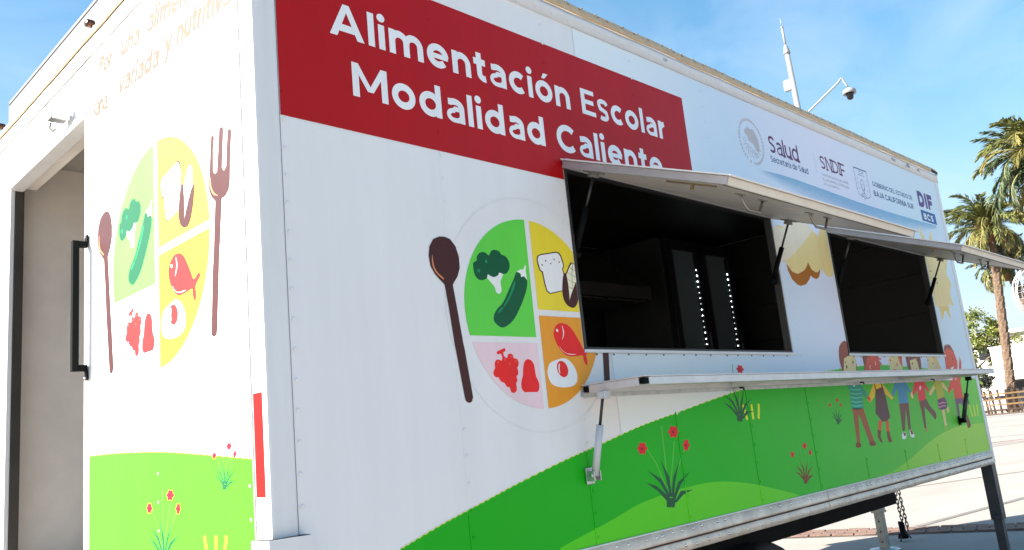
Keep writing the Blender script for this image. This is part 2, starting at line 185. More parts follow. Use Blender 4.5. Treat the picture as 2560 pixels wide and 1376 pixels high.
 ('kid2', ''):[('skin_red',2,0,[(3.889,1.568),(4.112,1.569),(4.137,1.512),(4.116,1.466),(3.873,1.468),(3.899,1.508)]),('hair_plum',3,0,[(3.889,1.568),(3.972,1.569),(3.927,1.523),(3.876,1.468),(3.899,1.508)]),('skin_red',3,0,[(4.110,1.564),(4.170,1.554),(4.158,1.544),(4.122,1.549),(4.172,1.517),(4.139,1.515)]),('white',4,0,[(4.001,1.503),(3.993,1.495),(3.981,1.491),(3.972,1.495),(3.971,1.503),(3.979,1.511),(3.991,1.514),(4.001,1.510)]),('skin_red',5,0,[(4.004,1.504),(3.998,1.497),(3.987,1.494),(3.980,1.497),(3.979,1.504),(3.986,1.510),(3.996,1.513),(4.004,1.510)]),('white',4,0,[(4.092,1.525),(4.083,1.517),(4.071,1.514),(4.062,1.517),(4.061,1.525),(4.069,1.533),(4.082,1.537),(4.091,1.533)]),('skin_red',5,0,[(4.095,1.526),(4.088,1.519),(4.077,1.517),(4.070,1.519),(4.069,1.526),(4.076,1.533),(4.086,1.536),(4.094,1.533)]),('skin_red',2,0,[(3.994,1.436),(4.070,1.435),(4.055,1.405),(4.021,1.398),(3.993,1.406)]),('yellow',3,0,[(3.987,1.406),(4.015,1.401),(4.066,1.415),(4.113,1.404),(4.171,1.362),(4.249,1.308),(4.209,1.301),(4.133,1.337),(3.999,1.366),(3.963,1.326),(3.887,1.294),(3.855,1.305),(3.894,1.338),(3.959,1.387)]),('plum',4,0,[(3.996,1.366),(4.115,1.381),(4.133,1.321),(4.141,1.194),(4.069,1.174),(4.012,1.175),(3.936,1.228)]),('dark',5,0,[(3.984,1.414),(3.997,1.416),(4.008,1.365),(3.995,1.363)]),('dark',5,0,[(4.076,1.430),(4.089,1.431),(4.116,1.378),(4.103,1.376)]),('skin_red',3,0,[(3.961,1.187),(4.012,1.182),(3.970,1.125),(3.931,1.127)]),('skin_red',3,0,[(4.062,1.180),(4.108,1.180),(4.093,1.110),(4.047,1.113)]),('boot',4,0,[(3.923,1.136),(3.969,1.123),(3.949,1.094),(3.962,1.054),(3.928,1.062),(3.905,1.092)]),('boot',4,0,[(4.048,1.116),(4.092,1.113),(4.092,1.086),(4.107,1.051),(4.049,1.051),(4.043,1.079)]),('skin_red',5,1,[(3.873,1.332),(3.897,1.318),(3.896,1.301),(3.867,1.305),(3.858,1.317)])],
 ('kid3', ''):[('skin_light',2,0,[(4.293,1.568),(4.513,1.569),(4.474,1.462),(4.274,1.464)]),('hair_red',3,0,[(4.442,1.568),(4.513,1.569),(4.493,1.500),(4.457,1.527)]),('hair_red',4,0,[(4.323,1.544),(4.316,1.537),(4.307,1.534),(4.301,1.537),(4.301,1.544),(4.307,1.550),(4.317,1.553),(4.323,1.550)]),('hair_red',4,0,[(4.417,1.516),(4.410,1.509),(4.401,1.506),(4.395,1.509),(4.395,1.516),(4.401,1.523),(4.411,1.525),(4.417,1.523)]),('red',3,0,[(4.318,1.486),(4.394,1.486),(4.356,1.479)]),('blue',2,0,[(4.334,1.434),(4.480,1.432),(4.505,1.397),(4.557,1.342),(4.550,1.315),(4.491,1.354),(4.476,1.269),(4.393,1.260),(4.321,1.269),(4.343,1.368),(4.249,1.315),(4.229,1.329),(4.299,1.390)]),('white',3,0,[(4.369,1.421),(4.410,1.420),(4.391,1.410)]),('pants_plum',3,0,[(4.322,1.271),(4.480,1.271),(4.435,1.106),(4.393,1.106),(4.411,1.239),(4.337,1.104),(4.294,1.104)]),('white',4,1,[(4.293,1.096),(4.342,1.091),(4.332,1.063),(4.289,1.054),(4.265,1.067)]),('white',4,1,[(4.412,1.105),(4.451,1.097),(4.473,1.065),(4.450,1.054),(4.406,1.066)]),('boot',5,0,[(4.296,1.096),(4.338,1.091),(4.331,1.073),(4.306,1.072)]),('boot',5,0,[(4.412,1.105),(4.449,1.099),(4.461,1.076),(4.425,1.074)]),('skin_light',4,1,[(4.561,1.339),(4.584,1.311),(4.561,1.295),(4.535,1.315)])],
 ('kid4', ''):[('hair_plum',2,0,[(4.573,1.566),(4.840,1.567),(4.830,1.510),(4.801,1.465),(4.583,1.467)]),('skin_light',3,0,[(4.636,1.541),(4.766,1.558),(4.781,1.465),(4.635,1.466)]),('hair_plum',4,0,[(4.684,1.522),(4.678,1.515),(4.669,1.512),(4.663,1.515),(4.663,1.522),(4.670,1.528),(4.679,1.531),(4.685,1.528)]),('hair_plum',4,0,[(4.774,1.549),(4.768,1.542),(4.759,1.539),(4.753,1.542),(4.753,1.549),(4.760,1.555),(4.769,1.558),(4.775,1.555)]),('red',4,0,[(4.711,1.488),(4.748,1.490),(4.725,1.481)]),('crimson',2,0,[(4.680,1.438),(4.809,1.436),(4.841,1.379),(4.885,1.345),(4.860,1.328),(4.808,1.363),(4.797,1.285),(4.719,1.268),(4.656,1.279),(4.664,1.350),(4.592,1.313),(4.569,1.325),(4.632,1.389)]),('white',3,0,[(4.746,1.360),(4.738,1.351),(4.727,1.346),(4.717,1.346),(4.712,1.352),(4.713,1.361),(4.721,1.370),(4.732,1.375),(4.743,1.375),(4.748,1.369)]),('skin_light',3,0,[(4.695,1.438),(4.755,1.437),(4.713,1.415)]),('pants_plum',3,0,[(4.661,1.273),(4.800,1.285),(4.842,1.239),(4.927,1.191),(4.927,1.163),(4.891,1.142),(4.852,1.172),(4.740,1.237),(4.701,1.102),(4.667,1.101),(4.671,1.207)]),('skin_tan',4,0,[(4.674,1.101),(4.707,1.101),(4.708,1.075),(4.679,1.082)])],
 ('kid5', ''):[('skin_light',2,0,[(4.967,1.568),(5.090,1.568),(5.080,1.462),(4.950,1.463)]),('blonde',3,0,[(5.073,1.568),(5.157,1.568),(5.206,1.461),(5.080,1.462),(5.098,1.509)]),('hair_red',4,0,[(4.983,1.544),(4.977,1.538),(4.967,1.536),(4.961,1.538),(4.961,1.544),(4.967,1.550),(4.977,1.553),(4.983,1.550)]),('hair_red',4,0,[(5.070,1.521),(5.063,1.515),(5.054,1.512),(5.047,1.515),(5.047,1.521),(5.054,1.527),(5.063,1.530),(5.070,1.527)]),('skin_light',2,0,[(4.983,1.377),(5.006,1.353),(4.894,1.305),(4.862,1.317)]),('skin_light',2,0,[(5.159,1.394),(5.187,1.385),(5.252,1.336),(5.236,1.321),(5.154,1.356)]),('olive',3,0,[(4.986,1.382),(5.060,1.427),(5.157,1.420),(5.154,1.362),(5.152,1.289),(5.087,1.269),(5.009,1.279),(5.012,1.342)]),('purple',4,0,[(5.003,1.274),(5.153,1.290),(5.182,1.244),(5.154,1.210),(5.048,1.202),(4.997,1.213)]),('pink',5,0,[(5.008,1.256),(5.042,1.249),(5.096,1.256),(5.160,1.250),(5.160,1.245),(5.091,1.248),(5.038,1.242),(5.007,1.248)]),('pink',5,0,[(4.995,1.233),(5.029,1.226),(5.083,1.233),(5.148,1.230),(5.148,1.224),(5.078,1.226),(5.025,1.219),(4.994,1.226)]),('skin_light',3,0,[(5.050,1.206),(5.101,1.206),(5.091,1.097),(5.047,1.094)]),('skin_light',3,0,[(5.140,1.222),(5.201,1.217),(5.192,1.182),(5.145,1.180)]),('olive',4,0,[(5.050,1.095),(5.096,1.083),(5.061,1.057)])],
 ('kid6', ''):[('skin_red',2,0,[(5.347,1.636),(5.400,1.661),(5.484,1.650),(5.542,1.595),(5.574,1.532),(5.529,1.458),(5.292,1.460),(5.320,1.569)]),('hair_plum',3,0,[(5.334,1.621),(5.358,1.648),(5.411,1.663),(5.487,1.655),(5.546,1.601),(5.471,1.628),(5.402,1.634),(5.348,1.609)]),('hair_plum',4,0,[(5.385,1.557),(5.379,1.551),(5.370,1.549),(5.364,1.551),(5.364,1.557),(5.371,1.562),(5.379,1.565),(5.386,1.563)]),('hair_plum',4,0,[(5.486,1.551),(5.480,1.545),(5.471,1.543),(5.464,1.545),(5.464,1.551),(5.471,1.557),(5.480,1.559),(5.487,1.557)]),('white',4,0,[(5.387,1.487),(5.486,1.502),(5.437,1.480)]),('skin_red',2,0,[(5.643,1.576),(5.657,1.539),(5.620,1.457),(5.555,1.458)]),('orange_red',2,0,[(5.383,1.435),(5.467,1.440),(5.616,1.442),(5.550,1.390),(5.543,1.265),(5.431,1.262),(5.355,1.271),(5.365,1.345),(5.290,1.323),(5.253,1.306),(5.243,1.327)]),('white',3,0,[(5.436,1.419),(5.456,1.407),(5.489,1.422),(5.467,1.404),(5.444,1.402)]),('purple',3,0,[(5.365,1.272),(5.554,1.266),(5.548,1.183),(5.497,1.191),(5.469,1.234),(5.412,1.230),(5.386,1.130),(5.341,1.129)]),('boot',4,1,[(5.538,1.153),(5.585,1.078),(5.554,1.058),(5.501,1.064)])],
 ('cream_tree', ''):[('cream',2,0,[(3.030,2.254),(3.046,2.270),(3.097,2.284),(3.155,2.280),(3.194,2.395),(3.468,2.432),(3.471,2.341),(3.495,2.308),(3.545,2.286),(3.567,2.281),(3.573,2.262),(3.591,2.288),(3.618,2.316),(3.657,2.330),(3.695,2.329),(3.704,2.069),(3.677,2.040),(3.639,2.031),(3.599,2.038),(3.565,2.058),(3.535,2.075),(3.520,2.068),(3.493,2.051),(3.463,2.046),(3.412,2.061),(3.383,2.100),(3.368,2.080),(3.321,2.047),(3.235,2.020),(3.170,2.028),(3.125,2.065),(3.113,2.073),(3.072,2.080),(3.025,2.090),(3.014,2.121)]),('cream_light',3,1,[(3.037,2.255),(3.064,2.273),(3.154,2.276),(3.194,2.395),(3.468,2.432),(3.476,2.321),(3.501,2.301),(3.454,2.261),(3.295,2.170),(3.150,2.098),(3.066,2.083),(3.027,2.094),(3.017,2.128)]),('ochre',4,0,[(3.121,2.067),(3.121,2.035),(3.155,1.984),(3.206,1.959),(3.249,1.954),(3.315,1.968),(3.365,1.999),(3.390,2.023),(3.417,2.010),(3.460,2.007),(3.494,2.021),(3.521,2.055),(3.528,2.072),(3.493,2.051),(3.463,2.046),(3.412,2.061),(3.383,2.100),(3.368,2.080),(3.321,2.047),(3.235,2.020),(3.170,2.028)])],
 ('cream_sun', ''):[('cream',2,0,[(5.322,2.538),(5.344,2.534),(5.410,2.446),(5.323,2.370),(5.332,2.433)]),('cream',2,0,[(5.557,2.528),(5.573,2.525),(5.565,2.451),(5.439,2.369),(5.492,2.450)]),('cream',2,0,[(5.329,2.321),(5.376,2.438),(5.668,2.468),(5.822,2.328),(5.759,2.251),(5.731,2.204),(5.780,2.163),(5.795,2.126),(5.729,2.077),(5.721,2.032),(5.748,1.971),(5.721,1.957),(5.658,1.973),(5.625,1.946),(5.550,1.924),(5.510,1.916),(5.418,1.936),(5.347,1.945)]),('cream_gold',3,0,[(5.421,1.943),(5.628,1.952),(5.618,1.853),(5.576,1.894),(5.546,1.918),(5.503,1.904),(5.452,1.847),(5.430,1.852)]),('grey',3,0,[(5.357,2.195),(5.394,2.211),(5.420,2.197),(5.392,2.204)]),('grey',3,0,[(5.459,2.123),(5.470,2.118),(5.507,2.138),(5.490,2.117),(5.463,2.111)])],
 ('hill', ''):[('x',0,0,[(0.407,0.988),(0.563,1.034),(0.733,1.078),(0.922,1.126),(1.176,1.184),(1.365,1.221),(1.626,1.275),(1.888,1.316),(2.252,1.373),(2.631,1.423),(3.063,1.465),(3.453,1.485),(3.798,1.506),(4.173,1.512),(4.501,1.503),(4.821,1.491),(5.602,1.439),(5.916,1.396),(6.056,1.372)])],
 ('hill2', ''):[('x',0,0,[(1.086,0.892),(1.383,0.947),(1.546,0.982),(1.700,0.999),(1.867,1.011),(2.113,1.013),(2.376,0.981),(2.599,0.935),(2.873,0.870)])],
 ('hill3', ''):[('x',0,0,[(4.021,0.882),(4.310,0.928),(4.714,1.011),(4.995,1.053),(5.301,1.077),(5.616,1.077),(5.992,1.072)])],
 ('rhill', ''):[('x',0,0,[(-1.314,1.365),(-1.014,1.357),(-0.665,1.338),(-0.396,1.314),(-0.080,1.282)])],
 ('swoosh', ''):[('x',0,0,[(2.865,2.577),(3.272,2.595),(3.725,2.590),(4.304,2.579),(4.990,2.580),(5.724,2.590)]),('x',0,0,[(2.863,2.570),(3.253,2.539),(3.690,2.496),(4.255,2.467),(4.957,2.514),(5.718,2.579)])],
 ('plant', 'blade'):[('blade',0,0,[(-0.026,0.002),(0.026,-0.005),(0.045,0.030),(-0.020,0.037)]),('blade',0,0,[(-0.013,0.019),(-0.072,0.070),(-0.145,0.110),(-0.076,0.090),(-0.000,0.038)]),('blade',0,0,[(-0.006,0.033),(-0.048,0.098),(-0.124,0.155),(-0.036,0.112),(0.010,0.041)]),('blade',0,0,[(0.004,0.037),(-0.007,0.124),(-0.027,0.189),(0.018,0.116),(0.019,0.040)]),('blade',0,0,[(0.013,0.036),(0.044,0.109),(0.107,0.178),(0.054,0.093),(0.031,0.034)]),('blade',0,0,[(0.021,0.030),(0.076,0.090),(0.174,0.125),(0.092,0.079),(0.043,0.028)]),('blade',0,0,[(0.030,0.014),(0.086,0.054),(0.170,0.049),(0.100,0.037),(0.044,0.012)])],
 ('plant', 'stem'):[('stem',0,0,[(-0.002,0.043),(-0.061,0.174),(-0.119,0.245),(-0.112,0.244),(-0.054,0.173),(0.005,0.042)]),('stem',0,0,[(-0.005,0.053),(0.002,0.215),(0.007,0.323),(0.014,0.322),(0.009,0.214),(0.002,0.052)]),('stem',0,0,[(0.013,0.076),(0.062,0.200),(0.082,0.256),(0.090,0.255),(0.069,0.199),(0.020,0.076)]),('stem',0,0,[(0.041,0.094),(0.139,0.210),(0.163,0.229),(0.170,0.229),(0.146,0.209),(0.048,0.093)])],
 ('plant', 'petal'):[('petal',0,0,[(-0.104,0.239),(-0.110,0.234),(-0.118,0.232),(-0.121,0.228),(-0.122,0.222),(-0.127,0.217),(-0.134,0.218),(-0.140,0.222),(-0.146,0.222),(-0.153,0.219),(-0.161,0.219),(-0.163,0.225),(-0.161,0.231),(-0.163,0.235),(-0.170,0.238),(-0.173,0.244),(-0.168,0.248),(-0.160,0.251),(-0.157,0.254),(-0.156,0.260),(-0.151,0.265),(-0.144,0.265),(-0.137,0.261),(-0.132,0.260),(-0.124,0.263),(-0.117,0.263),(-0.114,0.258),(-0.116,0.251),(-0.114,0.247),(-0.108,0.244)]),('petal',0,0,[(0.132,0.290),(0.125,0.286),(0.115,0.283),(0.111,0.280),(0.110,0.273),(0.105,0.268),(0.096,0.269),(0.088,0.273),(0.082,0.274),(0.072,0.271),(0.063,0.271),(0.060,0.277),(0.062,0.283),(0.060,0.287),(0.052,0.290),(0.048,0.295),(0.054,0.300),(0.064,0.302),(0.068,0.306),(0.069,0.312),(0.074,0.318),(0.083,0.317),(0.091,0.313),(0.097,0.312),(0.107,0.315),(0.116,0.315),(0.119,0.310),(0.117,0.303),(0.119,0.299),(0.128,0.296)]),('petal',0,0,[(0.196,0.231),(0.192,0.226),(0.185,0.224),(0.182,0.221),(0.181,0.214),(0.177,0.209),(0.171,0.210),(0.167,0.214),(0.163,0.214),(0.157,0.211),(0.151,0.211),(0.149,0.217),(0.151,0.223),(0.150,0.226),(0.145,0.230),(0.143,0.235),(0.147,0.239),(0.154,0.242),(0.157,0.245),(0.158,0.251),(0.162,0.256),(0.168,0.256),(0.172,0.252),(0.176,0.252),(0.182,0.255),(0.189,0.255),(0.190,0.249),(0.188,0.243),(0.189,0.239),(0.194,0.236)])],
 ('plant', 'eye'):[('eye',0,0,[(-0.134,0.240),(-0.137,0.236),(-0.143,0.235),(-0.148,0.237),(-0.150,0.241),(-0.146,0.245),(-0.140,0.246),(-0.135,0.244)]),('eye',0,0,[(0.096,0.291),(0.092,0.288),(0.085,0.287),(0.079,0.289),(0.077,0.293),(0.081,0.296),(0.088,0.298),(0.094,0.296)]),('eye',0,0,[(0.173,0.232),(0.170,0.228),(0.165,0.227),(0.161,0.229),(0.160,0.232),(0.163,0.236),(0.168,0.237),(0.172,0.235)])],
}
# ------------------------------------------------------------------ ground
GZ = mat('pale_plaza_concrete', (0.34, 0.31, 0.275), 0.9, spec=.1, col2=(0.28, 0.255, 0.225), vscale=0.9, bump=0.15, bscale=18)
JOINT = mat('paving_joint_dark', (0.17, 0.155, 0.14), 0.9, var=0.3, vscale=3)
BRICKM = mat('red_brown_brick', (0.21, 0.125, 0.09), 0.85, col2=(0.13, 0.085, 0.065), vscale=5, bump=0.4, bscale=30)
m = MB(); m.add([(-700,-700,0),(900,-700,0),(900,700,0),(-700,700,0)], [(0,1,2,3)])
structure(m.build('ground', GZ))
# brick strip of single bricks laid across the plaza in front of the trailer, on a mortar bed
bd = Vector((0.26, -0.9656, 0)); bn = Vector((0.9656, 0.26, 0)); b0 = Vector((7.42, 2.70, 0))
m = MB(); w = 0.46
c = [b0 + bd * a + bn * b for a, b in ((-14, -.02), (-14, w+.02), (16, w+.02), (16, -.02))]
m.add([(p.x, p.y, 0.004) for p in c], [(0,1,2,3)])
strip = structure(m.build('brick_strip', JOINT))
bm_ = MB(); bm_.box(-.105, .105, -.05, .05, 0.005, 0.020); base_brick = bm_.build('brick', BRICKM, strip, bevel=0.004)
ang = math.atan2(bd.y, bd.x); first = True; rnd = random.Random(3)
for i in range(-9, 27):
    for j in range(4):
        o = base_brick if first else copy_obj(base_brick, strip); first = False
        p = b0 + bd * (i * .225 + (.11 if j % 2 else 0)) + bn * (.06 + j * .115)
        o.location = (p.x, p.y, rnd.uniform(-.004, .003)); o.rotation_euler = (rnd.uniform(-.02,.02), rnd.uniform(-.02,.02), ang + rnd.uniform(-.03,.03))
def joint_line(p, q, w, name='paving_joint'):
    p, q = Vector((*p, 0)), Vector((*q, 0)); d = (q - p).normalized(); n = Vector((-d.y, d.x, 0)) * w / 2
    mm = MB(); mm.add([(p-n).to_tuple()[:2] + (.0045,), (q-n).to_tuple()[:2] + (.0045,), (q+n).to_tuple()[:2] + (.0045,), (p+n).to_tuple()[:2] + (.0045,)], [(0,1,2,3)])
    structure(mm.build(name, JOINT))
for a, b, ww in (((8.35, 1.55), (17.5, 0.2), .09), ((20, 9.0), (34, -2.0), .10), ((27.5, 10), (31.5, 3.0), .12), ((36, 12), (46, 4), .14), ((42, 16), (56, 6), .16),
                 ((9.5, 4.9), (15, 2.2), .05), ((10.4, 6.5), (17, 3.6), .05), ((15.5, 8.0), (25.0, 4.6), .06)):
    joint_line(a, b, ww)
BAND = mat('pink_paving_band', (0.40, 0.31, 0.26), 0.85, col2=(0.31, 0.24, 0.20), vscale=2)
m = MB(); m.add([(24, 8.6, .0042), (25.3, 8.6, .0042), (31.5, -3, .0042), (29.5, -3, .0042)], [(0,1,2,3)]); structure(m.build('paving_band', BAND))
m = MB(); m.add([(57, 24, .0042), (59.5, 25, .0042), (69, 4, .0042), (65, 4, .0042)], [(0,1,2,3)])
structure(m.build('pavement', mat('grey_far_pavement', (0.22, 0.22, 0.22), 0.85, var=0.15, vscale=0.6)))

# ------------------------------------------------------------------ the trailer shell
W, LEN = 2.60, 5.97
Z0, ZR, ZT, ZTOP = 0.772, 0.865, 2.985, 3.10        # rail foot, wall foot, wall head, roof
T = tag(empty('food_trailer'), 'long white school food trailer with red banner and two raised serving hatches', 'trailer')
W1 = (1.338, 3.02, 1.578, 2.322); W2 = (3.712, 5.315, 1.578, 2.322)
SEAMS = [0.083, 0.682, 1.282, 1.882, 2.482, 3.092, 3.692, 4.272, 4.838, 5.390, 5.902]
def cut_rects(x0, x1, z0, z1, holes):
    rects = [(x0, x1, z0, z1)]
    for (a, b, c, d) in holes:
        out = []
        for (p, q, r, s) in rects:
            if b <= p or a >= q or d <= r or c >= s: out.append((p, q, r, s)); continue
            if p < a: out.append((p, a, r, s))
            if q > b: out.append((b, q, r, s))
            pm, qm = max(p, a), min(q, b)
            if r < c: out.append((pm, qm, r, c))
            if s > d: out.append((pm, qm, d, s))
        rects = out
    return rects
for i in range(len(SEAMS) - 1):
    yo = 0.0 if i % 2 else 0.0005
    for (a, b, c, d) in cut_rects(SEAMS[i] + .0001, SEAMS[i+1] - .0001, ZR, ZT, (W1, W2)): m = MB(); m.box(a, b, yo, .028, c, d); m.build('wall_panel', WHITE, T)
# inner lining of the serving side, with the same openings
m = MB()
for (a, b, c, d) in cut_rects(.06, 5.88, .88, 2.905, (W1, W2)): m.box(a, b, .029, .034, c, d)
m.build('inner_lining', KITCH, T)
# opening frames
for (a, b, c, d) in (W1, W2):
    m = MB(); t = .014
    m.box(a, a+t, -.004, .0335, c, d); m.box(b-t, b, -.004, .0335, c, d); m.box(a+t, b-t, -.004, .0335, c, c+t); m.box(a+t, b-t, -.0, .0335, d-t, d)
    m.build('opening_frame', mat('opening_frame_metal', (0.018, 0.018, 0.018), 0.5), T, bevel=.002)
    m = MB(); m.box(a-.004, b+.022, -.007, -.0042, c-.008, c+.004); m.build('sill_trim', POST, T)
# corner posts
m = MB(); m.box(0, .080, -.006, .076, Z0, ZT); m.build('corner_post', POST, T, bevel=.008)
m = MB(); m.box(5.905, LEN, -.004, .07, Z0, ZT); m.build('corner_post', POST, T, bevel=.006)
m = MB(); m.box(0, .0215, 2.4095, W, Z0, ZT); m.build('corner_post', POST, T, bevel=.004)
m = MB(); m.box(5.885, LEN, 2.53, W, Z0, ZT); m.build('corner_post', POST, T, bevel=.006)
# closed sides: far side, front
m = MB(); m.box(.0225, 5.884, 2.565, 2.597, ZR, ZT); m.build('far_wall', WHITE, T)
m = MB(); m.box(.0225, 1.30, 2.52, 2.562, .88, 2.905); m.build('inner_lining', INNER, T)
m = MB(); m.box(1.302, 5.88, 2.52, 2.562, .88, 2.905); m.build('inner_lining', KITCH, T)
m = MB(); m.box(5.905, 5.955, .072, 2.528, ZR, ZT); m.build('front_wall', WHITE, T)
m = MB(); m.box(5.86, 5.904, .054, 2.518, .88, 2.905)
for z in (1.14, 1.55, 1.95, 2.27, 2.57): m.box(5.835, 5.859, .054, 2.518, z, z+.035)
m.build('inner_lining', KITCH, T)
m = MB(); m.box(.03, 1.30, .06, 2.54, .80, .879); m.build('floor', mat('trailer_floor_plate', (0.46, 0.44, 0.41), 0.5, var=.3), T)
m = MB(); m.box(1.301, LEN-.03, .06, 2.54, .80, .878); m.build('kitchen_floor', mat('kitchen_floor_shade_tone', (0.03, 0.03, 0.03), 0.7, var=.3), T)  # same floor carried on, its colour darkened to paint the kitchen's shade
# ceiling and roof
CEIL = mat('ceiling_liner', (0.40, 0.37, 0.33), .55, var=.1)
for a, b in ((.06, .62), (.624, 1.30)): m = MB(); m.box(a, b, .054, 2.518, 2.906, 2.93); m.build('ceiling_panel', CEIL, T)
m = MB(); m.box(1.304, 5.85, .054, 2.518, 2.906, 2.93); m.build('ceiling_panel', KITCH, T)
m = MB(); m.box(.03, LEN-.03, .04, W-.04, 3.05, ZTOP-.012); m.build('roof', POST, T, bevel=.01)
# roof rails: flange + quarter round, swept along each top edge
def sweep(prof, p, q, out, name, mats, parent, mi=None):
    """prof: list of (outward, z); swept from p to q (xy); out = outward dir"""
    m = MB(); k = len(prof); vs = []
    segs = max(2, int((Vector(q) - Vector(p)).length / .12)); rnd = random.Random(int(p[0]*100 + q[1]*10))
    for i in range(segs + 1):
        t = i / segs; x = p[0] + (q[0]-p[0])*t; y = p[1] + (q[1]-p[1])*t; j = rnd.uniform(-.0012, .0012)
        vs += [(x + out[0]*(o + j), y + out[1]*(o + j), z + j) for o, z in prof]
    fs = [(i*k + a, i*k + a + 1, (i+1)*k + a + 1, (i+1)*k + a) for i in range(segs) for a in range(k-1)]
    m.add(vs, fs, 0, True)
    if mi: m.m = [mi[a] for i in range(segs) for a in range(k-1)]
    m.add([vs[a] for a in range(k)], [tuple(range(k))], 0); m.add([vs[segs*k + a] for a in range(k)], [tuple(range(k))[::-1]], 0)
    return m.build(name, mats, parent)
flange = [(0, 2.972), (.007, 2.972), (.007, 3.012), (.010, 3.015), (.010, 3.034), (0, 3.034)]
AX, AZ, A0 = .050, .066, 3.036
arc = [(.013, A0)] + [(.016 - AX*(1-math.cos(R(a))**.8) , A0 + AZ*math.sin(R(a))**.85) for a in range(0, 91, 15)] + [(-.034, 3.08)]
sweep(flange, (.0, 0), (LEN, 0), (0,-1), 'roof_flange', TRIM, T)
sweep(arc, (.015, 0), (LEN-.01, 0), (0,-1), 'roof_edge_rail', CREAM, T)
sweep(flange, (0, W), (0, .0), (-1,0), 'roof_flange', POST, T)
sweep(arc, (0, W-.015), (0, .015), (-1,0), 'roof_edge_rail', CREAM, T)
sweep(arc, (LEN-.01, W), (.015, W), (0,1), 'roof_edge_rail', CREAM, T)
m = MB(); m.box(LEN-.005, LEN+.006, -.008, .08, 2.972, 3.05); m.build('corner_cap', TRIM, T, bevel=.004)
m = MB(); m.box(LEN-.14, LEN-.006, -.0185, -.0125, 3.040, 3.062); m.build('rust_patch', RUST, T)
SCF = mat('grey_scuff', (.26,.24,.25), .8, col2=(.50,.49,.50), vscale=30)
for sx_, sw_, sh_, sd_ in ((5.06, .055, .022, 1), (5.34, .040, .026, 2), (5.55, .03, .018, 3), (2.19, .022, .014, 4)):
    r_ = random.Random(sd_); m = MB(); pg_ = [(sx_ + sw_*math.cos(a_)*r_.uniform(.5,1), -.0104, 3.010 + sh_*math.sin(a_)*r_.uniform(.5,1)) for a_ in (2*math.pi*i_/14 for i_ in range(14))]
    m.add(pg_, [tuple(range(14))]); m.build('scuff_mark', SCF, T)
# rivets in rails
rv = MB(); rd = MB(); rnd = random.Random(11)
x = .10
while x < 5.93:
    rv.dome((x + rnd.uniform(-.012,.012), -.007, 2.990 + rnd.uniform(-.002,.002)), (0,-1,0), .0055, .003)
    if rnd.random() < .45: rv.dome((x + .03, -.007, 3.018), (0,-1,0), .0055, .003)
    a = R(30); rd.dome((x + rnd.uniform(-.02,.02), -(.016 - AX*(1-math.cos(a)**.8)), A0 + AZ*math.sin(a)**.85), (0,-math.cos(a),math.sin(a)), .0065, .003)
    a = R(68); rd.dome((x + .04 + rnd.uniform(-.02,.02), -(.016 - AX*(1-math.cos(a)**.8)), A0 + AZ*math.sin(a)**.85), (0,-math.cos(a),math.sin(a)), .0065, .005)
    x += .098
y = .1
while y < 2.55:
    rv.dome((-.007, y, 2.997), (-1,0,0), .006, .0035); rv.dome((-.0005, y + .04, 2.752), (-1,0,0), .004, .002)
    a = R(40); rd.dome((-(.016 - AX*(1-math.cos(a)**.8)), y, A0 + AZ*math.sin(a)**.85), (-math.cos(a),0,math.sin(a)), .006, .0035)
    y += .105
rv.build('rivets', TRIM, T, kind='stuff')
rd.build('rail_screws', mat('dull_screw_heads', (.28,.20,.13), .6, metal=.3), T, kind='stuff')
# floor rail in two lengths
prof = [(0, .771), (.010, .771), (.010, .808), (.003, .811), (.003, .818), (.012, .822), (.012, .830), (.009, .834), (.009, .866), (0, .866)]
for a, b in ((.082, 3.128), (3.135, 5.903)): sweep(prof, (a, 0), (b, 0), (0,-1), 'floor_rail', RAILM, T)
m = MB(); m.box(.085, 5.9, -.0105, -.0005, .8665, .871); m.build('rail_cap_strip', POST, T)
m = MB(); m.box(.085, 5.9, -.0048, -.0032, .8108, .8182); m.build('rail_groove', RUST, T)
rv = MB(); x = .12
while x < 5.88:
    for z, off in ((.850, .009), (.790, .010)):
        if rnd.random() < .93: rv.dome((x + rnd.uniform(-.022,.022), -off, z + rnd.uniform(-.003,.003)), (0,-1,0), .0068, .0045)
    x += rnd.choice((.075, .085, .105, .05))
rv.build('rivets', CHROME, T, kind='stuff')

# ------------------------------------------------------------------ rear face
m = MB(); m.box(.0, .045, .0805, 1.345, Z0, ZT-.014); m.build('rear_panel', WHITE, T)
m = MB(); m.box(-.004, .03, 1.345, 1.362, Z0, 2.715); m.build('door_edge_trim', POST, T, bevel=.002)
m = MB(); m.box(.001, .045, 1.346, 2.409, 2.750, ZT-.014); m.build('header_panel', WHITE, T)
m = MB(); m.box(-.010, .055, 1.363, 2.409, 2.716, 2.749); m.build('header_beam', POST, T, bevel=.003)
m = MB(); m.box(.056, .115, 1.346, 2.409, 2.735, 2.90); m.build('header_lining', INNER, T)
m = MB(); m.box(.022, .060, 2.402, 2.519, .88, 2.72); m.build('door_track', mat('dark_track_steel', (.06,.052,.043), .45, metal=.3, var=.2), T)
m = MB(); m.box(.088, .12, .054, 1.345, .88, 2.905); m.build('inner_lining', INNER, T)
# roof unit above the rear edge with dark joint line
m = MB(); m.box(.014, .42, -.15, 2.535, 3.106, 3.236); u = m.build('roof_unit', ROOFG, T, bevel=.006)
m = MB(); m.box(.011, .0138, -.10, 2.52, 3.209, 3.213); m.build('joint_line', DARKJ, u)
m = MB(); m.box(.008, .0138, .1, 2.53, 3.101, 3.1055); m.build('rust_edge', RUST, u)
for y in (1.293, 2.57):
    m = MB(); m.box(-.028, .010, y-.018, y+.018, 3.094, 3.122); m.build('marker_light', mat('dark_red_lens', (.05,.012,.010), .2), T, bevel=.01)
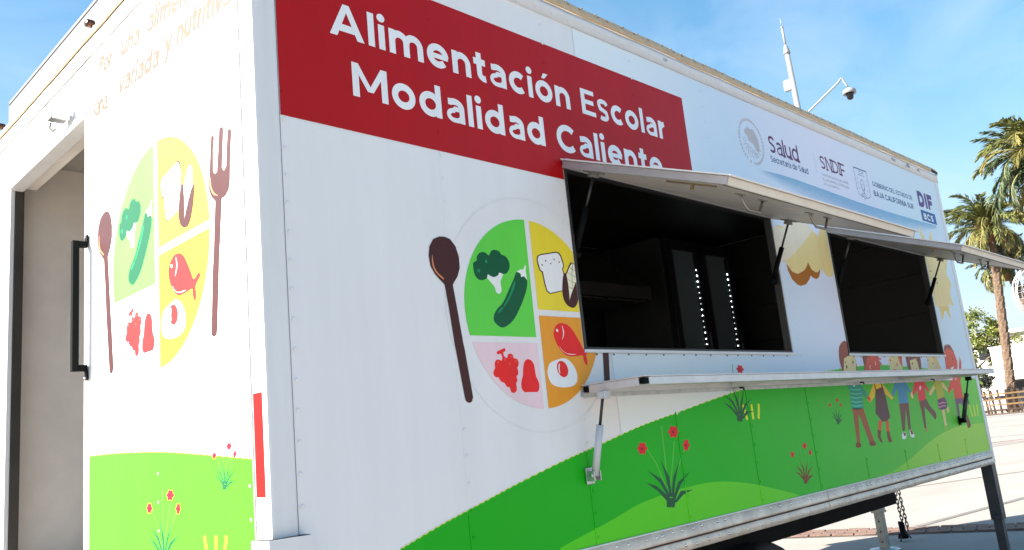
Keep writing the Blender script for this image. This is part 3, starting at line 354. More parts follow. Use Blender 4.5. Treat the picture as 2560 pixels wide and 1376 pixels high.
# rear rivets along the panel edges
rv = MB(); z = .95
while z < 2.95:
    rv.dome((-.0002, .100, z), (-1,0,0), .005, .0022); rv.dome((-.0002, 1.325, z+.03), (-1,0,0), .0045, .002)
    rv.dome((-.0002, .700 - .002, z+.06), (-1,0,0), .0045, .0016); z += .088
rv.build('rivets', WHITE, T, kind='stuff')
# edge line of the rear panel
m = MB(); m.box(-.0012, .0, .0770, .0802, Z0, 2.97); m.build('panel_gap', GREY, T)
m = MB(); m.box(-.0018, -.0004, .018, .064, 1.183, 1.457); m.build('reflective_tape', TAPE, T)
m = MB(); m.box(-.026, .100, -.036, .055, Z0-.02, 1.075); m.box(-.022, .096, -.032, .051, 1.0752, 1.0762, 1); m.build('corner_guard', [POST, DARKJ], T, bevel=.004)
# grab handle on the door edge
h = empty('grab_handle', (0,0,0), T)
m = MB(); m.box(-.060, -.036, 1.318, 1.342, 1.684, 2.192); m.build('grip', BLACK, h, bevel=.002)
m = MB(); m.box(-.0355, -.0045, 1.319, 1.341, 2.168, 2.1915); m.box(-.0355, -.0045, 1.319, 1.341, 1.6845, 1.708); m.build('arm', BLACK, h, bevel=.001)
for z in (2.20, 1.668):
    m = MB(); m.box(-.0095, -.0045, 1.316, 1.343, z-.018, z+.018); m.build('flange', BLACK, h)
    m = MB(); m.dome((-.010, 1.330, z + (.010 if z > 2 else -.010)), (-1,0,0), .006, .006); m.build('screw', CHROME, h)
# door stop bracket under the header
k = empty('door_bracket', (0,0,0), T)
m = MB(); m.box(-.075, -.011, 1.545, 1.60, 2.775, 2.815); m.build('body', ROOFG, k, bevel=.003)
m = MB(); m.box(-.075, -.011, 1.520, 1.528, 2.765, 2.83); m.lathe([(.0,-.012),(.016,-.012),(.016,.012),(0,.012)], (-.045,1.534,2.802), (0,1,0), 12); m.build('plate', STEEL, k)
m = MB(); m.tube([(-.06,1.605,2.775),(-.062,1.61,2.755),(-.05,1.612,2.742),(-.036,1.610,2.752)], .007, 8); m.build('hook', STEEL, k)

# ------------------------------------------------------------------ hatches (hinged at the head of each opening)
def strut(parent, top, bot, m_tube, m_rod, frac, r1, r2, name='gas_strut', bracket=True, bmat=None):
    s = empty(name, (0,0,0), parent); top, bot = Vector(top), Vector(bot); mid = top + (bot - top) * frac
    m = MB(); m.tube([top, mid], r2, 10); m.build('rod', m_rod, s)
    m = MB(); m.tube([mid - (bot-top).normalized()*.012, bot], r1, 12); m.build('cylinder', m_tube, s)
    return s
HDROP, HOUT = .278, .700
def hatch(x0, x1, handles):
    H = empty('serving_hatch', (0,0,0), T)
    d = Vector((0, -HOUT, -HDROP)); ln = d.length; d.normalize(); up = Vector((0, -d.z, d.y)) * -1
    if up.z < 0: up = -up
    O = Vector((0, -.012, 2.338))
    def P(x, a, b): q = O + d * a + up * b; return (x, q.y, q.z)
    def slab(m, xa, xb, a0, a1, b0, b1, mi=0):
        m.add([P(xa,a0,b0),P(xb,a0,b0),P(xb,a1,b0),P(xa,a1,b0),P(xa,a0,b1),P(xb,a0,b1),P(xb,a1,b1),P(xa,a1,b1)],
              [(0,3,2,1),(4,5,6,7),(0,1,5,4),(1,2,6,5),(2,3,7,6),(3,0,4,7)], mi)
    m = MB(); slab(m, x0+.012, x1-.012, .012, ln-.012, -.026, .0); m.build('inner_sheet', HATCHM, H)
    m = MB(); slab(m, x0-.010, x1+.012, -.005, ln+.016, .0005, .0055); m.build('outer_sheet', POST, H)
    for nm, a in (('side_frame', (x0, x0+.011, .0, ln)), ('side_frame', (x1-.011, x1, .0, ln)), ('front_frame', (x0+.0115, x1-.0115, ln-.0115, ln)), ('hinge_frame', (x0+.0115, x1-.0115, .0, .0115))):
        m = MB(); slab(m, a[0], a[1], a[2], a[3], -.030, -.0002); m.build(nm, mat('hatch_aluminium_lit', (.66,.62,.56), .4, metal=.1, var=.08, vscale=12) if nm == 'front_frame' else mat('hatch_aluminium_shaded', (.36,.355,.365), .4, metal=.3, var=.1, vscale=12), H, bevel=.002)  # one aluminium: ground-lit tone on the front bar, shaded tone on the others
    m = MB(); slab(m, x0+.02, x1-.02, ln-.026, ln-.0125, -.0315, -.0265); m.build('seal_strip', mat('old_seal', (.30,.25,.18), .8, col2=(.08,.065,.05), vscale=22), H)
    m = MB(); m.tube([(x0+.02, -.010, 2.345), (x1-.02, -.010, 2.345)], .007, 8); m.build('hinge', STEEL, H)
    for hx in handles:
        m = MB(); pts = []
        for i in range(13):
            t = i / 12; x = hx - .085 + .17*t; b = -.030 - .050 * min(1, math.sin(math.pi*t) * 1.5) if 0 < i < 12 else -.026
            pts.append(P(x, ln*.80 + .03*math.sin(math.pi*t), b))
        m.tube(pts, .0055, 8)
        for x in (hx-.085, hx+.085): slab(m, x-.022, x+.022, ln*.80-.010, ln*.80+.010, -.031, -.0265)
        m.build('pull_handle', mat('dull_handle_steel', (.30,.29,.27), .35, metal=.9), H)
    m = MB(); slab(m, x0+.018, x0+.033, ln*.66, ln*.93, -.040, -.0345); slab(m, x0+.020, x0+.028, ln*.80, ln*.815, -.058, -.0402); m.build('latch', mat('brass_latch', (.16,.12,.06), .4, metal=.8), H)
    for x in (x0 + .055, x1 - .043):
        top = P(x, ln*.165, -.046)
        s = strut(T, top, (x, .028, 1.966), BLACK, mat('dark_rod', (.05,.05,.05), .3, metal=.8), .44, .0125, .0055)
        m = MB(); slab(m, x-.03, x+.03, ln*.12, ln*.21, -.033, -.0265); m.lathe([(0,.0),(.024,.0),(.02,.02),(0,.022)], P(x, ln*.165, -.050), up, 10); m.build('top_bracket', mat('grey_bracket', (.16,.15,.14), .5), s, bevel=.002)
        m = MB(); m.lathe([(0,-.02),(.016,-.02),(.016,.02),(0,.02)], (x, .028, 1.966), (1,0,0), 12); m.build('bottom_pivot', BLACK, s)
hatch(1.326, 3.030, (1.76, 2.33)); hatch(3.705, 5.330, (4.14, 4.62))

# ------------------------------------------------------------------ serving counter
K = empty('serving_counter', (0,0,0), T)
CA = mat('counter_aluminium', (.58,.585,.60), .40, metal=.35, var=.1, vscale=10)
cx0, cx1, cy = 1.288, 5.362, -.296
m = MB(); m.box(cx0-.004, cx1+.004, cy-.004, -.012, 1.4425, 1.4475); m.build('top_sheet', CA, K, bevel=.001)
def hollow(m, x0, x1, y0, y1, z0, z1):      # square tube running along x or y, open end on the short axis
    m.box(x0, x1, y0, y1, z0, z1)
m = MB(); m.box(cx0+.030, cx1-.03, cy, cy+.026, 1.4145, 1.442); m.build('front_tube', CA, K, bevel=.0015)
m = MB(); m.box(cx0+.030, cx1-.03, -.040, -.014, 1.4145, 1.442); m.build('back_tube', CA, K, bevel=.0015)
for x in (cx0, cx1-.026): m = MB(); m.box(x, x+.026, cy+.027, -.041, 1.4145, 1.442); m.build('end_tube', CA, K, bevel=.0015)
for y in (cy+.003, -.037):
    m = MB(); m.box(cx0+.004, cx0+.029, y, y+.022, 1.418, 1.4385); m.build('tube_end_cap', BLACK, K)
m = MB(); m.box(cx0+.03, cx1-.03, cy+.027, -.041, 1.434, 1.4415); m.build('under_sheet', HATCHM, K)
for x in (2.3, 3.3, 4.3): m = MB(); m.box(x, x+.025, cy+.027, -.041, 1.4145, 1.4335); m.build('cross_tube', CA, K)
m = MB(); m.box(cx0, cx1, -.011, -.006, 1.40, 1.441); m.build('hinge_strip', STEEL, K)
for x in (2.4, 3.75, 4.9): m = MB(); m.tube([(x,-.02,1.412),(x,-.04,1.408),(x,-.042,1.398)], .0045, 8); m.build('fold_latch', DARKJ, K)
GREYTUBE = mat('light_grey_strut', (.50,.51,.54), .35, var=.08)
for x, mt, frac, r1 in ((1.276, GREYTUBE, .42, .0135), (5.345, mat('charcoal_strut', (.035,.04,.045), .4), .40, .0145)):
    top, bot = Vector((x, -.114 if x < 2 else -.118, 1.400)), Vector((x, -.034, 1.118))
    s = strut(T, top, bot, mt, mat('dark_rod', (.05,.05,.05), .3, metal=.8), frac, r1, .0055, name='counter_strut')
    m = MB(); m.box(x-.012, x+.02, top.y-.018, top.y+.018, 1.385, 1.412); m.lathe([(0,-.02),(.012,-.02),(.012,.02),(0,.02)], top, (1,0,0), 10); m.build('top_bracket', GREYTUBE if x < 2 else BLACK, s, bevel=.002)
    m = MB(); m.box(x-.020, x+.024, -.011, -.0045, 1.086, 1.146); m.build('wall_plate', STEEL if x < 2 else BLACK, s, bevel=.002)
    m = MB(); m.box(x-.020, x-.0145, -.046, -.0115, 1.098, 1.132); m.box(x+.0145, x+.020, -.046, -.0115, 1.098, 1.132); m.lathe([(0,-.023),(.008,-.023),(.008,.023),(0,.023)], bot, (1,0,0), 10); m.build('pivot_fork', STEEL if x < 2 else BLACK, s)

# ------------------------------------------------------------------ running gear
for y in (.42, 2.18): m = MB(); m.box(.05, 4.96, y-.04, y+.04, .600, .769); m.build('chassis_beam', FRAME, T)
for i in range(10): m = MB(); m.box(.3+i*.6, .36+i*.6, .50, 2.10, .70, .7685); m.build('cross_member', FRAME, T)
for y0, y in ((.46, 1.26), (2.14, 1.34)): m = MB(); m.obox((5.0, y0, .705), (7.10, y, .705), .07, .11); m.build('tongue_beam', FRAME, T)
m = MB(); m.obox((7.05, 1.30, .70), (7.30, 1.30, .70), .15, .10); m.box(7.28, 7.42, 1.25, 1.35, .655, .745); m.lathe([(.0,-.03),(.055,-.03),(.06,.03),(.03,.06),(0,.06)], (7.44,1.30,.70), (0,0,1), 16); m.build('coupler', FRAME, T, bevel=.004)
for y in (.28, 2.24): m = MB(); m.box(1.5, 3.37, y, y+.08, .640, .7685); m.build('spring_hanger', FRAME, T)
def wheel(x, y, s):
    Wh = empty('wheel', (x, y, .333), T)
    m = MB(); m.lathe([(.20,-.09),(.30,-.105),(.322,-.095),(.333,-.07),(.333,.07),(.322,.095),(.30,.105),(.20,.09)], (0,0,0), (0,1,0), 40); m.build('tyre', RUBBER, Wh)
    m = MB(); m.lathe([(0,-.02*s),(.06,-.03*s),(.07,-.005*s),(.15,.02*s),(.19,-.04*s),(.202,-.085*s),(.202,.085*s),(.17,.03*s),(0,.03*s)], (0,0,0), (0,1,0), 32); m.build('rim', STEEL, Wh)
    m = MB()
    for j in range(5): a = j*2*math.pi/5; m.lathe([(0,-.03*s),(.012,-.028*s),(.012,.0),(0,0)], (.05*math.cos(a), -.02*s, .05*math.sin(a)), (0,1,0), 8)
    m.build('wheel_nuts', CHROME, Wh)
for x in (1.92, 2.74):
    for y, s in ((.25, 1), (2.35, -1)): wheel(x, y, s)
    m = MB(); m.tube([(x,.33,.333),(x,2.27,.333)], .035, 12); m.build('axle', FRAME, T)
# stabiliser leg at the front corner
g = empty('stabiliser_leg', (5.90, .03, 0), T)
m = MB(); m.box(-.03, .05, -.03, .05, .37, .771); m.build('outer_tube', mat('dark_grey_leg', (.050,.055,.062), .5, var=.2, vscale=9), g, bevel=.003)
m = MB(); m.box(-.02, .04, -.02, .04, .012, .369); m.build('inner_tube', MATS['dark_grey_leg'], g, bevel=.002)
m = MB(); m.box(.0508, .0535, -.031, .051, .37, .771); m.box(.0405, .043, -.02, .04, .012, .369); m.build('lit_side_strip', STEEL, g)
m = MB(); m.box(-.07, .09, -.07, .09, .0, .0115); m.build('foot', STEEL, g)
m = MB(); m.tube([(-.065,.01,.41),(.085,.01,.41)], .006, 8)
pts = [(-.065-.018+.018*math.cos(a), .01, .41+.012*math.sin(a)) for a in (2*math.pi*i/12 for i in range(12))]; m.tube(pts, .004, 6, closed=True); m.build('locking_pin', DARKJ, g)
m = MB()
for i in range(6): m.lathe([(0,0),(.005,0),(.005,.002),(0,.002)], (.0536, .01, .42+i*.06), (1,0,0), 8)
for i in range(5): m.lathe([(0,0),(.005,0),(.005,.002),(0,.002)], (.0431, .01, .06+i*.06), (1,0,0), 8)
m.build('pin_holes', DARKJ, g, kind='stuff')
# tongue jack standing in front of the trailer
j = empty('tongue_jack', (6.82, 1.30, 0), T)
JM = mat('worn_jack_steel', (.33,.34,.30), .45, metal=.6, var=.25, vscale=20)
m = MB(); m.box(-.045, .045, -.045, .045, .33, .74); m.build('outer_tube', JM, j, bevel=.004)
m = MB(); m.box(-.036, .036, -.036, .036, .012, .329); m.build('inner_tube', JM, j, bevel=.003)
m = MB(); m.box(-.052, .052, -.052, .052, .325, .345); m.build('collar', JM, j, bevel=.003)
m = MB(); m.lathe([(0,0),(.13,0),(.135,.006),(.05,.014),(0,.014)], (0,0,0), (0,0,1), 20); m.build('foot_plate', STEEL, j)
m = MB()
for i in range(3): m.lathe([(0,0),(.008,0),(.008,.003),(0,.003)], (-.0362,-.0,.07+i*.09), (-1,0,0), 8)
m.build('pin_holes', DARKJ, j, kind='stuff')
# safety chains hanging from the coupler
lk = MB(); pts = []
for a in range(16):
    t = 2*math.pi*a/16; pts.append((.011*math.cos(t), 0, .011*math.sin(t) + (.014 if math.sin(t) > 0 else -.014)))
lk.tube(pts, .0052, 6, closed=True); link0 = None; rnd = random.Random(2)
CH = mat('dark_chain_steel', (.06,.055,.05), .5, metal=.6)
for cxy, n in (((7.24, 1.30), 15), ((7.37, 1.315), 15)):
    ch = empty('safety_chain', (cxy[0], cxy[1], 0), T)
    for i in range(n):
        if link0 is None: o = link0 = lk.build('chain_link', CH, ch)
        else: o = copy_obj(link0, ch)
        o.location = (i*.006 + rnd.uniform(-.002,.002), 0, .64 - i*.0385); o.rotation_euler = (rnd.uniform(-.1,.1), .12, R(90)*(i % 2) + .6 + rnd.uniform(-.2,.2))
hk = empty('chain_hook', (7.30, 1.31, 0), T)
m = MB(); m.lathe([(0,.03),(.05,.03),(.04,.07),(.022,.08),(.026,.16),(.03,.17),(.012,.185),(0,.185)], (0,0,0), (0,0,1), 14); m.build('weight', FRAME, hk)
m = MB(); m.tube([(-.01,0,.18),(-.05,0,.19),(-.055,0,.165)], .006, 6); m.tube([(.03,0,.15),(.10,.0,.06),(.13,-.02,.012)], .007, 6); m.tube([(-.03,0,.06),(-.08,0,.012)], .007, 6); m.build('hook', CH, hk)

# ------------------------------------------------------------------ stroke lettering
def arc_(cx, cy, rx, ry, a0, a1, n=18): return [(cx + rx*math.cos(R(a0 + (a1-a0)*i/n)), cy + ry*math.sin(R(a0 + (a1-a0)*i/n))) for i in range(n+1)]
def glyph(ch, w, xh=.77, asc=1.04):
    """returns (advance, strokes, polys); strokes are centre lines of width w, cap height 1"""
    h = w/2; S = []; P = []; oc = {'ó':'o','í':'i'}.get(ch, ch)
    cw = .80                    # round lower-case width
    rx, ry, cy = cw/2-h, (xh+.02)/2-h, xh/2
    if oc == 'o': S = [arc_(cw/2, cy, rx, ry, 0, 360, 30)]; adv = cw
    elif oc == 'c': S = [arc_(cw/2, cy, rx, ry, 48, 312, 24)]; adv = cw*.88
    elif oc == 'e': S = [arc_(cw/2, cy, rx, ry, 0, 318, 26), ([(h*.6, cy-.01), (cw-h*.3, cy-.01)], .74)]; adv = cw
    elif oc == 'd': S = [arc_(cw/2, cy, rx, ry, 0, 360, 30), [(cw-h, 0), (cw-h, asc)]]; adv = cw+.04
    elif oc == 'b': S = [arc_(cw/2, cy, rx, ry, 0, 360, 30), [(h, 0), (h, asc)]]; adv = cw
    elif oc == 'a': S = [([(.085, xh*.845)] + arc_(.33, xh*.63, .26, xh*.37-h*.86, 122, 0, 14) + [(.59, 0)], .95), ([(.59, xh*.575), (.33, xh*.575)] + arc_(.30, xh*.292, .215, xh*.292-h*.66, 95, 262, 14) + [(.44, h*.72), (.57, xh*.24)], .68)]; adv = .59 + h*.95
    elif oc == 'l': S = [[(h, 0), (h, asc)]]; adv = w
    elif oc == 'i':
        S = [[(h, 0), (h, xh)]]; adv = w
        if ch == 'i': P = [arc_(h, .985, w*.62, w*.62, 0, 360, 14)[:-1]]
    elif oc == 'n': S = [[(h, 0), (h, xh)], [(h, xh*.45)] + arc_(.36, xh-h-.26, .36-h, .26, 180, 0, 14) + [(.72-h, 0)]]; adv = .72
    elif oc == 'u': S = [[(.72-h, 0), (.72-h, xh)], [(h, xh)] + arc_(.36, h+.26, .36-h, .26, 180, 360, 14)]; adv = .72
    elif oc == 'm': S = [[(h, 0), (h, xh)], [(h, xh*.45)] + arc_(.345, xh-h-.24, .345-h, .24, 180, 0, 12) + [(.69-h, 0)], [(.69-h, xh*.45)] + arc_(.935-h, xh-h-.24, .345-h, .24, 180, 0, 12) + [(1.28-w, 0)]]; adv = 1.28-h
    elif oc == 't': S = [[(.22, .98), (.22, .26)] + arc_(.40, .26, .18, .26-h, 180, 290, 8), [(0, xh-h), (.47, xh-h)]]; adv = .50
    elif oc == 'r': S = [[(h, 0), (h, xh)], [(h, xh*.40)] + arc_(.42, xh*.45, .42-h, xh*.55-h, 180, 95, 8)]; adv = .44
    elif oc == 's': S = [([(.54, xh-.15)] + arc_(.32, xh-.12-h*.4, .22, .135, 40, 185, 8) + [(.16, xh*.56), (.32, xh*.5), (.47, xh*.42)] + arc_(.30, .11+h*.5, .21, .12, 10, -140, 8), .82)]; adv = .62
    elif oc == 'v': S = [[(.05, xh), (.36, .02)], [(.36, .02), (.66, xh)]]; adv = .70
    elif oc == 'y': S = [[(.05, xh), (.36, .05)], [(.66, xh), (.26, -.30), (.08, -.34)]]; adv = .70
    elif oc == 'P': S = [[(h, -.25), (h, 1)], [(h, 1-h), (.4, 1-h)] + arc_(.40, .72, .26, .28-h, 90, -90, 12) + [(h, .44+h)]]; adv = .72
    elif oc == ',': S = [[(.12, .1), (.04, -.16)]]; adv = .2
    elif oc == 'A': P = [[(0,0),(.43,1),(.62,1),(.20+.02,0)],[(.43,1),(.62,1),(1.05,0),(.83,0)]]; S = [[(.24,.28),(.82,.28)]]; adv = 1.05
    elif oc == 'M': S = [[(h, 0), (h, 1)], [(1.12-h, 0), (1.12-h, 1)]]; P = [[(0,1),(w*.95,1),(.56+.09,.22),(.56-.09,.22)],[(1.12,1),(1.12-w*.95,1),(.56-.09,.22),(.56+.09,.22)]]; adv = 1.12
    elif oc == 'N': S = [[(h, 0), (h, 1)], [(.84-h, 0), (.84-h, 1)]]; P = [[(0,1),(w,1),(.84,0),(.84-w,0)]]; adv = .84
    elif oc == 'E': S = [[(h, 0), (h, 1)], ([(h, 1-h*.8), (.72, 1-h*.8)], .8), ([(h, .515), (.66, .515)], .8), ([(h, h*.8), (.74, h*.8)], .8)]; adv = .74
    elif oc == 'F': S = [[(h, 0), (h, 1)], [(h, 1-h), (.70, 1-h)], [(h, .47), (.63, .47)]]; adv = .70
    elif oc == 'L': S = [[(h, 0), (h, 1)], [(h, h), (.66, h)]]; adv = .66
    elif oc == 'I': S = [[(h, 0), (h, 1)]]; adv = w
    elif oc == 'T': S = [[(.36, 0), (.36, 1)], [(0, 1-h), (.72, 1-h)]]; adv = .72
    elif oc == 'C': S = [arc_(.52, .5, .52-h, .51-h, 45, 315, 26)]; adv = .95
    elif oc == 'G': S = [arc_(.52, .5, .52-h, .51-h, 45, 330, 26), [(.98-h, .08), (.98-h, .48), (.62, .48)]]; adv = .98
    elif oc == 'O': S = [arc_(.54, .5, .54-h, .51-h, 0, 360, 32)]; adv = 1.08
    elif oc == 'D': S = [[(h, 0), (h, 1)], [(h, 1-h), (.40, 1-h)] + arc_(.40, .5, .47-h, .5-h, 90, -90, 16) + [(h, h)]]; adv = .87
    elif oc == 'B': S = [[(h, 0), (h, 1)], [(h, 1-h), (.44, 1-h)] + arc_(.44, .755, .24-h*.6, .245-h, 90, -90, 10) + [(h, .51)], [(.40, .51)] + arc_(.46, .265+h*.2, .28-h*.6, .245-h*.6, 90, -90, 10) + [(h, h)]]; adv = .78
    elif oc == 'R': S = [[(h, 0), (h, 1)], [(h, 1-h), (.42, 1-h)] + arc_(.42, .68, .32-h, .32-h, 90, -90, 12) + [(h, .36+h*.2)], [(.42, .38), (.68, 0)]]; adv = .76
    elif oc == 'S': S = [[(.66, .80)] + arc_(.38, .755, .28, .245-h, 35, 195, 10) + [(.16, .60), (.38, .51), (.60, .40)] + arc_(.36, .26, .28, .26-h, 20, -145, 10)]; adv = .76
    elif oc == 'J': S = [[(.46, 1), (.46, .28)] + arc_(.25, .28, .21, .28-h, 0, -150, 10)]; adv = .56
    elif oc == 'U': S = [[(h, 1), (h, .36)] + arc_(.42, .36, .42-h, .36-h, 180, 360, 16) + [(.84-h, 1)]]; adv = .84
    else: adv = .35
    if ch == 'ó': P.append([(cw*.42, xh+.10), (cw*.60, xh+.10), (cw*.82, xh+.30), (cw*.56, xh+.30)])
    if ch == 'í': P.append([(0, xh+.10), (w*.8, xh+.10), (w*1.7, xh+.32), (w*.6, xh+.32)])
    return adv, S, P
def ribbon(pts, w):
    pts = [q for i, q in enumerate(pts) if i == 0 or abs(q[0]-pts[i-1][0]) + abs(q[1]-pts[i-1][1]) > 1e-5]
    k = len(pts); Lf, Rt = [], []
    closed = (abs(pts[0][0]-pts[-1][0]) + abs(pts[0][1]-pts[-1][1])) < 1e-6 and k > 4
    for i in range(k):
        if closed: a, b = pts[(i-1) % (k-1)], pts[(i+1) % (k-1)] if i < k-1 else pts[1]
        else: a, b = pts[max(i-1,0)], pts[min(i+1,k-1)]
        dx, dy = b[0]-a[0], b[1]-a[1]; l = math.hypot(dx, dy) or 1; nx, ny = -dy/l*w/2, dx/l*w/2
        if 0 < i < k-1 and not closed:      # mitre
            d1 = Vector((pts[i][0]-a[0], pts[i][1]-a[1])); d2 = Vector((b[0]-pts[i][0], b[1]-pts[i][1]))
            if d1.length and d2.length:
                c = max(.5, math.cos(d1.angle(d2)/2)); nx /= c; ny /= c
        Lf.append((pts[i][0]+nx, pts[i][1]+ny)); Rt.append((pts[i][0]-nx, pts[i][1]-ny))
    return Lf, Rt
BASE, STEP = .0009, .00013
def side3(x, z, lay): return (x, -(BASE + lay*STEP), z)
def rear3(u, z, lay): return (-(.0004 + lay*.00009), -u, z)
def text(m, s, x0, x1, z, cap, w, to3, mi=0, lay=4, gap=None, slant=0.0, space=.38, serif=False, slope=0.0, **kw):
    """lay the word(s) s so that they span x0..x1 on the baseline z"""
    gap = gap if gap is not None else .11; x = 0; items = []
    for ch in s:
        if ch == ' ': x += space; continue
        adv, S, P = glyph(ch, w, **kw); items.append((x, S, P)); x += adv + gap
        if serif and ch in 'IDFNldu':
            for (sx) in {'I':[w/2],'D':[w/2],'F':[w/2],'N':[w/2,.84-w/2],'l':[w/2],'d':[.80-w/2],'u':[.72-w/2]}[ch]:
                S.append([(sx-w*1.1, w*.28), (sx+w*1.1, w*.28)])
                if ch in 'INDF': S.append([(sx-w*1.1, 1-w*.28), (sx+w*.9, 1-w*.28)])
    tot = x - gap; kx = (x1 - x0) / tot; n = 0
    def tr(p, ox, lay_): return to3(x0 + (ox + p[0] + slant*p[1])*kx, z + p[1]*cap + slope*(ox+p[0])*kx, lay_)
    for ox, S, P in items:
        for st in S:
            wf = 1.0
            if isinstance(st, tuple): st, wf = st
            # keep the stroke width even although x and z scales differ
            q = [(p[0]*kx/cap, p[1]) for p in st]; Lf, Rt = ribbon(q, wf*w*(kx/cap*.5+.5)); k = len(Lf)
            vs = [tr((p[0]*cap/kx, p[1]), ox, lay + n*1.2) for p in Lf + Rt]
            m.add(vs, [(i, i+1, k+i+1, k+i) for i in range(k-1)], mi); n = (n + 1) % 4
        for pg in P: m.add([tr(p, ox, lay + .6 + n*1.2) for p in pg], [tuple(range(len(pg)))], mi); n = (n + 1) % 4

# ------------------------------------------------------------------ print colours
PC = dict(brown=(74,40,42), stalk_white=(215,222,228), deep_green=(14,92,66), mid_green=(28,140,98), red=(218,42,44), light_red=(228,80,76), white=(222,226,232), cob_white=(222,218,205),
  tan=(190,130,100), hair_brown=(140,72,48), skin_light=(228,196,150), dark=(35,28,30), skin_tan=(180,120,85), teal=(28,150,140), teal_light=(80,195,175), pants_brown=(150,88,58), boot=(120,62,48),
  skin_red=(205,82,55), hair_plum=(130,62,58), yellow=(232,186,50), plum=(88,58,72), hair_red=(200,95,62), blue=(55,140,190), pants_plum=(110,72,72), crimson=(212,45,72), blonde=(225,180,130),
  olive=(170,180,50), purple=(112,70,120), pink=(205,150,190), orange_red=(222,72,45), cream=(215,198,150), cream_light=(212,206,194), ochre=(160,105,40), cream_gold=(216,190,120), grey=(110,100,100),
  blade=(34,92,66), stem=(95,185,75), petal=(204,30,58), eye=(120,20,35), green_sec=(98,198,84), yellow_sec=(226,200,66), pink_sec=(222,194,210), orange_sec=(224,152,54), banner_red=(164,2,4),
  gold=(222,170,96), navy=(34,78,128), violet=(92,58,132), plum_text=(100,42,98), pale_grey=(168,172,190), seal_grey=(176,174,184), bcs_blue=(44,92,160), yellow_grass=(220,222,60), ring=(203,210,222))
def ink(n):
    return vinyl('ink_' + n, pc(*PC[n]), var=.06) if ('ink_' + n) not in MATS else MATS['ink_' + n]
def smooth_closed(p, k=4):
    n = len(p); o = []
    for i in range(n):
        a, b, c, d = p[i-1], p[i], p[(i+1) % n], p[(i+2) % n]
        for j in range(k):
            t = j/k; t2, t3 = t*t, t*t*t
            o.append(tuple(.5*(2*b[q] + (c[q]-a[q])*t + (2*a[q]-5*b[q]+4*c[q]-d[q])*t2 + (3*b[q]-a[q]-3*c[q]+d[q])*t3) for q in (0,1)))
    return o
def clip(poly, f):
    o = []; n = len(poly)
    for i in range(n):
        a, b = poly[i], poly[(i+1) % n]; fa, fb = f(a), f(b)
        if fa >= 0: o.append(a)
        if (fa >= 0) != (fb >= 0):
            t = fa/(fa-fb); o.append((a[0]+(b[0]-a[0])*t, a[1]+(b[1]-a[1])*t))
    return o
def clip_windows(poly):
    """remove what would hang in the air over the two openings"""
    res = [poly]
    for (a, b, c, d) in (W1, W2):
        nxt = []
        for p in res:
            if max(q[0] for q in p) <= a or min(q[0] for q in p) >= b or max(q[1] for q in p) <= c or min(q[1] for q in p) >= d: nxt.append(p); continue
            lo = clip(p, lambda q: c - .008 - q[1]); hi = clip(p, lambda q: q[1] - (c - .008))
            if len(lo) > 2: nxt.append(lo)
            if len(hi) > 2:
                for g_ in (clip(hi, lambda q: a - .004 - q[0]), clip(hi, lambda q: q[0] - b - .004)):
                    if len(g_) > 2: nxt.append(g_)
                mid = clip(clip(clip(hi, lambda q: q[0] - (a - .004)), lambda q: (b + .004) - q[0]), lambda q: q[1] - (d + .03))
                if len(mid) > 2: nxt.append(mid)
        res = nxt
    return res
class Print:
    def __init__(s, to3): s.m = MB(); s.mats = []; s.to3 = to3
    def mi(s, n):
        if n not in s.mats: s.mats.append(n)
        return s.mats.index(n)
    def poly(s, col, lay, pts, smooth=False, cw=True):
        if smooth: pts = smooth_closed(pts)
        for p in (clip_windows(pts) if (s.to3 is side3 and cw) else [pts]):
            s.m.add([s.to3(a, b, lay) for a, b in p], [tuple(range(len(p)))], s.mi(col))
    def build(s, name, parent, label=None):
        o = s.m.build(name, [ink(n) if isinstance(n, str) else n for n in s.mats], parent)
        if label: o['label'] = label
        return o
